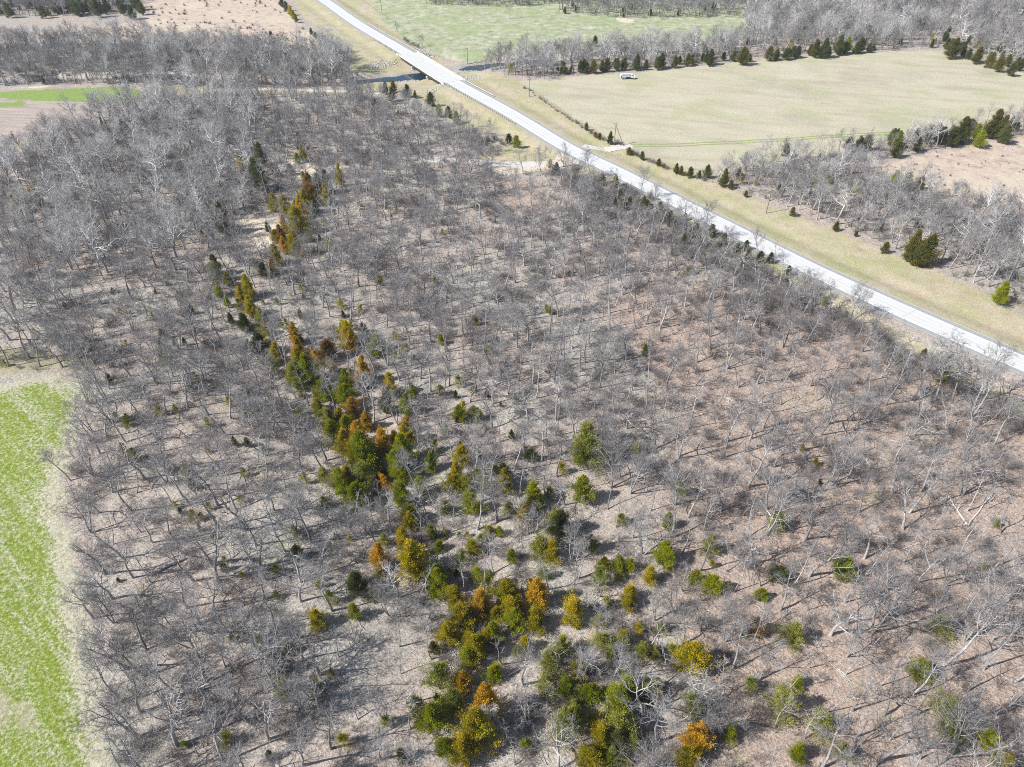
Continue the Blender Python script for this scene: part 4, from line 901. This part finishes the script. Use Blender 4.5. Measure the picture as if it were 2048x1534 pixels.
pl_ = WOOD['main']; xs = NR.uniform(-10, 200, 9000); ys_ = NR.uniform(60, 330, 9000)
dr_ = grid_val(drd, xs, ys_); ok = inside(xs, ys_, pl_) & (dr_ > 9.5) & (dr_ < 26 + 8 * wob(xs, ys_, .05, 6)) & (NR.random(9000) < 0.5)
for x, y in zip(xs[ok], ys_[ok]): brush.append((R.choice((0, 2)), x, y, R.uniform(.9, 1.9), R.uniform(0, 6.28)))
def instancer(name, meshes, items, label=None):
    """one object: geometry nodes set an instance of one of MESHES on every point"""
    col = bpy.data.collections.new(name + '_sources')
    for k, me in enumerate(meshes):
        col.objects.link(bpy.data.objects.new('%s_source_%02d' % (name, k), me))
    pts = np.array([(x, y, 0) for _, x, y, _, _ in items], float); pts[:, 2] = height(pts[:, 0], pts[:, 1])
    me = bpy.data.meshes.new(name); me.vertices.add(len(pts)); me.vertices.foreach_set('co', pts.astype(np.float32).ravel())
    for nm_, ty, vals in (('pick', 'INT', np.array([i[0] for i in items], np.int32)), ('size', 'FLOAT', np.array([i[3] for i in items], np.float32)), ('turn', 'FLOAT', np.array([i[4] for i in items], np.float32))):
        a = me.attributes.new(nm_, ty, 'POINT'); a.data.foreach_set('value', vals)
    o = link(name, me); tag(o, kind='stuff')
    g = bpy.data.node_groups.new(name, 'GeometryNodeTree')
    g.interface.new_socket('Geometry', in_out='INPUT', socket_type='NodeSocketGeometry'); g.interface.new_socket('Geometry', in_out='OUTPUT', socket_type='NodeSocketGeometry')
    N = g.nodes; gi = N.new('NodeGroupInput'); go = N.new('NodeGroupOutput'); ci = N.new('GeometryNodeCollectionInfo'); ip = N.new('GeometryNodeInstanceOnPoints')
    ci.inputs['Collection'].default_value = col; ci.inputs['Separate Children'].default_value = True; ci.inputs['Reset Children'].default_value = True
    ip.inputs['Pick Instance'].default_value = True
    def na(nm_, ty):
        a = N.new('GeometryNodeInputNamedAttribute'); a.data_type = ty; a.inputs['Name'].default_value = nm_; return a.outputs['Attribute']
    cx = N.new('ShaderNodeCombineXYZ'); er = N.new('FunctionNodeEulerToRotation')
    lk = g.links.new
    lk(na('turn', 'FLOAT'), cx.inputs['Z']); lk(cx.outputs[0], er.inputs[0])
    lk(gi.outputs[0], ip.inputs['Points']); lk(ci.outputs[0], ip.inputs['Instance']); lk(na('pick', 'INT'), ip.inputs['Instance Index'])
    lk(er.outputs[0], ip.inputs['Rotation']); lk(na('size', 'FLOAT'), ip.inputs['Scale']); lk(ip.outputs[0], go.inputs[0])
    md = o.modifiers.new('instances', 'NODES'); md.node_group = g
    return o
if rest['o']: instancer('oak_woodland', [p[2] for p in P_OAK], rest['o'])
if rest['y']: instancer('sapling_woodland', [p[2] for p in P_YNG], rest['y'])
if rest['s']: instancer('sycamore_woodland', [p[2] for p in P_SYC], rest['s'])
instancer('undergrowth', P_BUSH, brush)
under = []
def add_under(n_, name, f, slo, shi, kinds):
    pl_ = WOOD[name]; a = np.array(pl_); x0, y0 = np.maximum(a.min(0), (-470, 30)); x1, y1 = np.minimum(a.max(0), (470, 800))
    xs = NR.uniform(x0, x1, n_); ys_ = NR.uniform(y0, y1, n_); ok = inside(xs, ys_, pl_) & base_ok(xs, ys_) & f(xs, ys_)
    for x, y in zip(xs[ok], ys_[ok]):
        if in_view(x, y): under.append((R.choice(kinds), x, y, R.uniform(slo, shi), R.uniform(0, 6.28)))
add_under(2200, 'main', lambda x, y: (grid_val(drd, x, y) < 30) & (NR.random(len(x)) < .55), .35, .75, (0, 1, 3))
gd_ = lambda x, y: dist_line(x, y, RAVINE)[0]
add_under(3600, 'main', lambda x, y: (gd_(x, y) < 38) & (NR.random(len(x)) < .6), .25, .6, (0, 1, 2, 2, 3))
add_under(700, 'main', lambda x, y: wob(x, y, .045, 8) > .25, .2, .42, (0, 2, 3))
add_under(1100, 'northcreek', lambda x, y: (x > 120) | (NR.random(len(x)) < .3), .4, .95, (0, 1, 3))
add_under(300, 'topleft', lambda x, y: x < 999, .6, 1.0, (0, 1)); add_under(90, 'topmid2', lambda x, y: x < 999, .4, .8, (0, 1)); add_under(120, 'creekside', lambda x, y: x < 999, .35, .7, (0, 1, 3)); add_under(420, 'hedge', lambda x, y: x < 999, .35, .75, (0, 1, 3))
def stick_mesh(seed):
    rg = np.random.default_rng(seed); g = Geo(); n = 7
    a = rg.uniform(-.6, .6, n); st = np.stack([rg.normal(size=n) * .5, rg.normal(size=n) * .5, np.full(n, .06)], 1); L = rg.uniform(.6, 3.2, n); pts = [st]; d = np.stack([np.cos(a), np.sin(a), np.zeros(n)], 1)
    for _ in range(3):
        d = d + rg.normal(size=d.shape) * np.array([.2, .2, .04]); d /= np.linalg.norm(d, axis=1, keepdims=True); pts.append(pts[-1] + d * (L / 3)[:, None])
    P = np.stack(pts, 1); P[:, :, 2] = np.abs(P[:, :, 2]) + .03; g.add(*tubes(P, .045 * np.linspace(1, .4, 4)[None] * rg.uniform(.5, 1.3, n)[:, None], 3)); return g.mesh('sticks', M_DEAD)
xs = NR.uniform(-170, 200, 9000); ys_ = NR.uniform(30, 300, 9000); ok = inside(xs, ys_, WOOD['main']) & base_ok(xs, ys_) & (NR.random(9000) < .62)
instancer('fallen_branches', [stick_mesh(700 + k) for k in range(4)], [(R.randrange(4), x, y, R.uniform(.5, 1.3), R.uniform(0, 6.28)) for x, y in zip(xs[ok], ys_[ok])])
usrc = []
for me_, mm in ((P_CED[1][1], 'd'), (P_CED[0][1], 'd'), (P_CEDS[0][1], 'p'), (P_CEDS[1][1], 'y')):
    m2 = me_.copy(); m2.materials[0] = CM[mm]; usrc.append(m2)
instancer('cedar_undergrowth', usrc, under)
print('TREES', {k: sum(1 for t_ in trees if t_[0] == k) for k in 'oys'}, 'brush', len(brush))
# ================================================================ CEDARS  (centre x, centre y, width in photo pixels, height/width, colour)
COLW = {'g': 'green cedar', 'd': 'dark green cedar', 'y': 'olive green cedar', 'm': 'half-orange cedar', 'o': 'orange cedar', 'r': 'rust brown cedar', 'p': 'thin pale cedar', 'k': 'dull bronze-green cedar'}
n_ced = 0
WPS = [.24, .30, .36, .27, .33, .22]
CEDP.sort(key=lambda q: -q[2] * q[3] / (q[0] ** 2 + q[1] ** 2 + CAM_H ** 2))
far_ced = []; codes = list(CM)
for x, y, Wm, Hm, co in CEDP:
    z = hz(x, y)
    if z < -2.4 or grid_val(drd, x, y) < 8.0: continue
    want = Wm / Hm / 2; k = min(range(6), key=lambda q: abs(WPS[q] - want) + R.random() * .05)
    if n_ced >= 298:
        far_ced.append((k * len(codes) + codes.index(co), x, y, Hm / 6.6, R.uniform(0, 6.28))); n_ced += 1; continue
    if co == 'p': pr = P_CEDS[n_ced % 2]; wp = .34
    else: pr = P_CED[k]; wp = WPS[k]
    sz = Hm / 6.6; sx = Wm / 2 / (wp * 7.0 * 0.98)
    size_w = 'tall' if Hm > 7 else 'small' if Hm < 3.6 else 'mid-sized'
    o = thing('cedar_tree', locate(size_w + ' ' + COLW[co], x, y), 'cedar', (x, y, z - 0.05), R.uniform(0, 6.28), 'cedars in and around the wood', (sx, sx, sz))
    link('trunk', pr[0], o); c = link('foliage', pr[1], o)
    c.material_slots[0].link = 'OBJECT'; c.material_slots[0].material = CM[co]
    n_ced += 1
srcs = []
for k in range(6):
    for co in codes:
        m2 = P_CED[k][1].copy(); m2.materials[0] = CM[co]; srcs.append(m2)
if far_ced: instancer('cedar_thicket', srcs, far_ced)

# ================================================================ SHRUBS along the fences and in the broomsedge
def shrub(px, py, s, word, mat=None):
    x, y = at(px, py); k = R.randrange(3)
    o = thing('shrub', locate(word, x, y), 'shrub', (x, y, hz(x, y)), R.uniform(0, 6.28), 'shrubs along the field edges', (s, s, s * R.uniform(.7, .95)))
    c = link('stems', P_SHRUB[k], o)
    if mat: c.material_slots[0].link = 'OBJECT'; c.material_slots[0].material = mat
line = [(1050, 178), (1075, 195), (1092, 208), (1108, 220), (1128, 232), (1148, 245), (1166, 256)]
for k in range(22):
    t_ = k / 21 * (len(line) - 1.001); i = int(t_); a, b_ = line[i], line[i + 1]; f = t_ - i
    shrub(a[0] + (b_[0] - a[0]) * f + R.uniform(-2, 2), a[1] + (b_[1] - a[1]) * f + R.uniform(-1, 1), R.uniform(.45, .75), 'low brown fence-row shrub')
for px, py, s, c in ((1182, 268, .8, 0), (1190, 274, 1.0, 1), (1198, 278, 1.1, 1), (1206, 281, .8, 0), (1234, 288, 1.0, 0), (1243, 290, .9, 0), (1256, 306, 1.0, 1), (1264, 309, 1.2, 1), (1272, 312, .9, 0), (1298, 323, .9, 0), (1306, 326, .8, 0), (1316, 331, 1.1, 1), (1326, 335, 1.1, 1), (1334, 338, .9, 1), (1395, 357, 1.0, 0), (1408, 362, 1.0, 0)):
    shrub(px, py, s, 'rusty leafless shrub' if c else 'grey leafless shrub', M_RBRUSH if c else None)
for px, py, s in ((975, 283, 1.5), (990, 280, 1.6), (965, 290, 1.4), (1002, 288, 1.3), (950, 268, 1.5), (815, 85, 1.3), (826, 90, 1.5), (836, 95, 1.4), (810, 80, 1.2), (1120, 345, 1.3), (1146, 343, 1.8), (1152, 340, 1.9), (1250, 385, 1.6), (1270, 392, 1.5), (1300, 402, 1.6)):
    shrub(px, py, s, 'tall pale thicket shrub')
def brush_field(name, zone, box, n, lo, hi, mat):
    it = []
    for _ in range(n):
        px, py = R.uniform(box[0], box[1]), R.uniform(box[2], box[3]); x, y = at(px, py)
        if inside([x], [y], zone)[0] and wob(np.array([x]), np.array([y]), .06, 3)[0] + R.uniform(-.7, .7) > 0: it.append((R.randrange(3), x, y, R.uniform(lo, hi), R.uniform(0, 6.28)))
    src = []
    for me in P_SHRUB:
        m2 = me.copy(); m2.materials[0] = mat; src.append(m2)
    instancer(name, src, it)
brush_field('dark_brush', ZONES['red'][1], (1760, 2046, 285, 440), 190, .15, .40, M_BRUSH)
brush_field('red_brush', ZONES['red'][0], (200, 650, 0, 110), 420, .3, .8, M_RBRUSH)

# ================================================================ FALLEN LOGS
LOGS = [(300, 1150, 370, 1118, .50), (1520, 1000, 1552, 1052, .20), (1935, 1050, 1895, 990, .22), (1935, 1052, 1985, 985, .18), (1780, 880, 1820, 893, .2), (1690, 905, 1680, 895, .15), (1660, 905, 1700, 920, .17), (1732, 918, 1748, 945, .17),
        (1600, 1000, 1640, 975, .13), (1255, 575, 1270, 600, .18), (1150, 500, 1180, 520, .16), (1030, 512, 1055, 530, .16), (1665, 760, 1735, 830, .14), (1390, 1283, 1370, 1310, .13), (1480, 1290, 1500, 1325, .13), (1560, 1240, 1590, 1215, .12),
        (700, 1400, 770, 1375, .12), (640, 1020, 720, 1008, .14), (735, 1010, 700, 1030, .12), (900, 1500, 935, 1475, .12), (1080, 1420, 1120, 1400, .12), (520, 1230, 560, 1215, .12), (1800, 1100, 1840, 1085, .13), (1710, 1080, 1780, 1075, .18),
        (1960, 1180, 2010, 1160, .13), (1340, 780, 1370, 800, .13), (1180, 700, 1200, 720, .13), (1450, 620, 1470, 600, .13), (1060, 820, 1090, 805, .11), (850, 650, 870, 665, .12), (1500, 800, 1540, 812, .15), (1640, 1190, 1665, 1215, .13),
        (560, 1500, 610, 1480, .13), (420, 1100, 460, 1085, .12), (980, 760, 1010, 770, .12), (1120, 1180, 1150, 1200, .11), (1790, 1290, 1830, 1275, .13), (1700, 1400, 1745, 1390, .13), (1850, 1490, 1880, 1470, .14), (1560, 950, 1600, 960, .12)]
for n_, (a, b_, c, d_, r) in enumerate(LOGS):
    p = Vector((*at(a, b_), 0)); q = Vector((*at(c, d_), 0)); p.z = hz(p.x, p.y) + r * .7; q.z = hz(q.x, q.y) + r * .7
    L = (q - p).length; rg = np.random.default_rng(900 + n_)
    o = thing('fallen_log', locate('thick dark fallen trunk' if r > .4 else 'bleached fallen log', (p.x + q.x) / 2, (p.y + q.y) / 2), 'log', tuple(p), math.atan2(q.y - p.y, q.x - p.x), 'fallen logs on the woodland floor')
    k = 6; xs = np.linspace(0, L, k); P = np.stack([xs, rg.normal(size=k) * .1, np.linspace(0, q.z - p.z, k) + .03 * rg.normal(size=k)], 1)[None]; RR = (r * np.linspace(1, .55, k))[None]
    g = Geo(); g.add(*tubes(P, RR, 8))
    link('trunk', g.mesh('trunk', M_BARK if r > .4 else M_DEAD), o)
    P2, R2, L2 = spawn(rg, P, RR, np.array([L]), 7, .4, (30, 60), .35, 4, .15, .03, .5, .03)
    P2[:, :, 2] = np.maximum(P2[:, :, 2], -.1 * r)
    P3, R3, _ = spawn(rg, P2, R2, L2, 4, .3, (25, 60), .5, 3, .15, .0, .6, .02)
    g = Geo(); g.add(*tubes(P2, R2, 4)); g.add(*tubes(P3, R3, 3)); link('branches', g.mesh('branches', M_DEAD), o)

# ================================================================ RIPRAP and pale stones
M_ROCK = plain('riprap_stone', (0.40, 0.385, 0.37), 0.9, 0.35, 0.9)
def stones(name, areas, n, smin, smax, label=None):
    v = []; f = []; c_ = 0; rg = np.random.default_rng(33)
    base = np.array([(1, 0, 0), (0, 1, 0), (-1, 0, 0), (0, -1, 0), (0, 0, 1), (0, 0, -1)], float)
    tri = [(0, 1, 4), (1, 2, 4), (2, 3, 4), (3, 0, 4), (1, 0, 5), (2, 1, 5), (3, 2, 5), (0, 3, 5)]
    for (a, b_, w) in areas:
        A = np.array(at(*a)); B = np.array(at(*b_)); d_ = B - A; l = np.linalg.norm(d_); nrm = np.array([d_[1], -d_[0]]) / l
        for _ in range(int(n * l / 40)):
            p = A + d_ * rg.random() + nrm * rg.normal() * w; s_ = rg.uniform(smin, smax)
            q = base * rg.uniform(.6, 1.2, (6, 3)) * s_ * np.array([1, 1, .6]); a_ = rg.random() * 6.28
            q = np.stack([q[:, 0] * math.cos(a_) - q[:, 1] * math.sin(a_), q[:, 0] * math.sin(a_) + q[:, 1] * math.cos(a_), q[:, 2]], 1)
            q += np.array([p[0], p[1], hz(p[0], p[1]) + s_ * .2]); v.extend(q.tolist())
            for t_ in tri: f.extend(i + c_ for i in t_)
            c_ += 6
    o = link(name, add_mesh(name, v, f, [3] * (len(f) // 3), [M_ROCK])); tag(o, kind='stuff'); return o
stones('riprap', [((738, 128), (796, 118), 2.2), ((855, 184), (888, 172), 1.5), ((900, 135), (975, 126), 2.2), ((975, 126), (1000, 118), 2.5), ((840, 96), (862, 110), 2.0), ((905, 142), (960, 146), 1.6), ((780, 154), (850, 142), 2.5)], 420, .25, .7)
M_ROCK2 = plain('pale_stone', (0.66, 0.63, 0.58), 0.9, 0.2, 0.9)
o = stones('clearing_stones', [((520, 505), (560, 470), 2.5), ((610, 350), (640, 352), 1.2), ((1000, 346), (1022, 348), .8), ((545, 480), (560, 500), 1.5)], 170, .2, .65); o.data.materials[0] = M_ROCK2

# ================================================================ UTILITY POLES
M_POLE = plain('pole_timber', (0.20, 0.165, 0.135), 0.9, 0.2, 2.0)
M_INS = plain('porcelain', (0.45, 0.43, 0.42), 0.3, 0.1, 2.0)
def utility_pole(px, py, H, label, arms=1, brace=None, az=0.55):
    x, y = at(px, py); o = thing('utility_pole', label, 'utility pole', (x, y, hz(x, y)), az, 'utility poles beside the highway')
    MB().tube((0, 0, -.3), (0, 0, H), .19, .12, 10).build('pole', M_POLE, o)
    for k in range(arms):
        ar = MB().box((0, .16, H - .7 - k * 1.0), (2.6, .13, .16)).build('crossarm', M_POLE, o)
        for q in (-1.15, -.45, .45, 1.15): MB().tube((q, .16, H - .62 - k), (q, .16, H - .36 - k), .06, .04, 6).build('insulator', M_INS, ar)
        for sgn in (-1, 1): MB().tube((0, .12, H - 1.5 - k), (sgn * .8, .14, H - .78 - k), .03, n=5).build('arm_brace', M_POLE, ar)
    if brace: MB().tube((brace, .1, -.3), (.12, .1, H - 1.3), .18, .12, 10).build('push_pole', M_POLE, o)
utility_pole(1228, 291, 10.2, 'two-legged utility pole with crossarm at the hay field entrance', 1, brace=4.4, az=-0.2)
utility_pole(1059, 195, 9.5, 'utility pole with crossarm in the fence row beside the long guardrail')
utility_pole(935, 118, 9.5, 'utility pole with crossarm on the bank beyond the bridge')
utility_pole(764, 27, 9.5, 'farthest utility pole, between the highway and the pasture')
utility_pole(1532, 427, 9.5, 'pale utility pole at the foot of the roadside wood')
x, y = at(1054, 308); sp = thing('marker_post', 'single thin dark post in the grass between the side road and the highway', 'post', (x, y, hz(x, y)))
MB().tube((0, 0, -.2), (0, 0, 3.6), .08, .06, 6).build('post', M_POST, sp); MB().box((0, 0, 3.66), (.3, .04, .12)).build('cap', M_GALV, sp)

# ================================================================ FIELD FENCES
M_WIRE = plain('fence_wire', (0.25, 0.24, 0.23), 0.5, 0.1, 2.0, 0.6)
fpost = MB().tube((0, 0, -.2), (0, 0, 1.25), .06, .055, 5).mesh('post', M_POST)
def fence(pts, label, step=5.0):
    L = catmull([at(*p) for p in pts], step); x0, y0 = L[len(L) // 2]; z0 = hz(x0, y0)
    o = thing('wire_fence', label, 'fence', (x0, y0, z0))
    zs = height(L[:, 0], L[:, 1])
    for (x, y), z in zip(L, zs): link('post', fpost, o, (x - x0, y - y0, z - z0))
    for h in (.35, .7, 1.1):
        P = np.stack([L[:, 0] - x0, L[:, 1] - y0, zs - z0 + h], 1)[None]; g = Geo(); g.add(*tubes(P, np.full((1, len(L)), .012), 3)); link('wire', g.mesh('wire', M_WIRE), o)
fence([(1048, 174), (1080, 194), (1130, 230), (1185, 266), (1215, 285)], 'thin wire fence on wooden posts along the hay field above the guardrail')
fence([(1255, 303), (1330, 335), (1400, 358), (1440, 372)], 'thin wire fence on wooden posts through the cedars below the field entrance')
fence([(724, 0), (760, 26), (790, 45)], 'wire fence on wooden posts between the far highway verge and the pasture')
fence([(880, 90), (910, 100), (935, 112)], 'short wire fence running to the utility pole beyond the bridge')

# ================================================================ TANKER TRUCK
M_WHITE = plain('truck_white', (0.84, 0.85, 0.86), 0.35, 0.04, 1.0)
M_TANK = plain('tank_steel', (0.50, 0.51, 0.56), 0.35, 0.08, 1.0, 0.5)
M_BLACK = plain('tyre_rubber', (0.03, 0.03, 0.03), 0.9, 0.1, 4.0)
M_GLASS = plain('truck_glass', (0.03, 0.04, 0.05), 0.08, 0.1, 1.0)
M_CHAS = plain('chassis_dark', (0.05, 0.05, 0.055), 0.7, 0.1, 2.0)
x, y = at(1256, 158); tk = thing('tanker_truck', 'white tanker truck parked facing the highway at the far edge of the hay field', 'truck', (x, y, hz(x, y)), -0.04)
MB().box((-.4, 0, .78), (7.0, 1.0, .3)).build('chassis', M_CHAS, tk)
# cab: cabin with raked windscreen, then the bonnet
cab = MB(); prof = [(1.35, .95), (1.35, 2.55), (2.35, 2.55), (2.85, 1.85), (2.85, .95)]
cab.add([(a, -1.05, c) for a, c in prof] + [(a, 1.05, c) for a, c in prof], [(4, 3, 2, 1, 0), (5, 6, 7, 8, 9)] + [(k, (k + 1) % 5, 5 + (k + 1) % 5, 5 + k) for k in range(5)])
cab_o = cab.build('cab', M_WHITE, tk)
MB().box((3.35, 0, 1.35), (1.0, 1.9, .85), taper=.9).build('bonnet', M_WHITE, tk)
MB().box((3.92, 0, .8), (.16, 2.1, .3)).build('bumper', M_CHAS, tk)
ws = MB(); ws.add([(2.40, -.9, 2.50), (2.87, -.9, 1.92), (2.87, .9, 1.92), (2.40, .9, 2.50), (2.36, -.9, 2.46), (2.83, -.9, 1.86), (2.83, .9, 1.86), (2.36, .9, 2.46)], [(0, 1, 2, 3), (7, 6, 5, 4), (0, 4, 5, 1), (1, 5, 6, 2), (2, 6, 7, 3), (3, 7, 4, 0)])
ws.build('windscreen', M_GLASS, cab_o)
for sgn in (-1, 1):
    MB().box((2.0, sgn * 1.06, 2.05), (.8, .03, .6)).build('side_window', M_GLASS, cab_o)
    MB().box((3.86, sgn * .75, 1.25), (.05, .28, .22)).build('headlight', M_INS, tk)
    for wx in (3.2, -1.9, -3.0):
        w = MB().tube((wx, sgn * 1.12, .5), (wx, sgn * .80, .5), .5, n=18).build('wheel', M_BLACK, tk)
        MB().tube((wx, sgn * 1.135, .5), (wx, sgn * 1.10, .5), .27, n=12).build('rim', M_INS, w)
    MB().box((-1.2, sgn * .98, 1.35), (4.6, .22, .12)).build('side_rail', M_WHITE, tk)
    MB().box((-2.45, sgn * 1.0, 1.09), (2.3, .5, .06)).build('mudguard', M_WHITE, tk)
tank = MB(); n = 20; xs = [-4.0, -3.9, -3.7, .8, 1.0, 1.1]; sc_ = [.6, .9, 1, 1, .9, .6]
for a, k in zip(xs, sc_): tank.v.extend((a, 1.05 * k * math.cos(2 * math.pi * j / n), 1.95 + .85 * k * math.sin(2 * math.pi * j / n)) for j in range(n))
fs = [tuple(range(n)), tuple(range(6 * n - 1, 5 * n - 1, -1))] + [(i * n + (j + 1) % n, i * n + j, (i + 1) * n + j, (i + 1) * n + (j + 1) % n) for i in range(5) for j in range(n)]
vv = tank.v; tank.v = []; tank.add(vv, fs); tank.build('tank', M_TANK, tk)
MB().box((-1.5, 0, 2.83), (5.0, .8, .08)).build('walkway', M_WHITE, tk)
for hx in (-3.0, -1.4, .2): MB().tube((hx, 0, 2.85), (hx, 0, 3.02), .26, n=12).build('hatch', M_WHITE, tk)
for hx in (-4.0, -2.4, -.6, 1.0): MB().box((hx, 0, 1.22), (.14, 2.0, .4)).build('saddle', M_CHAS, tk)
MB().box((-4.25, 0, 1.7), (.35, 1.5, 1.5)).build('hose_cabinet', M_WHITE, tk)
print('CEDARS', n_ced, 'objects', len(bpy.data.objects))

# ================================================================ HAZE: one closed box of thin air round everything
hm = bpy.data.materials.new('haze'); hm.use_nodes = True; ht = hm.node_tree; ht.nodes.clear()
ho = ht.nodes.new('ShaderNodeOutputMaterial'); hv = ht.nodes.new('ShaderNodeVolumePrincipled')
hv.inputs['Color'].default_value = (0.80, 0.87, 1.0, 1); hv.inputs['Density'].default_value = 0.00011; hv.inputs['Anisotropy'].default_value = 0.2
ht.links.new(hv.outputs[0], ho.inputs['Volume'])
o = MB().box((0, 1500, 58), (11000, 11800, 134)).build('haze', hm); o['kind'] = 'stuff'
cy.volume_bounces = 0
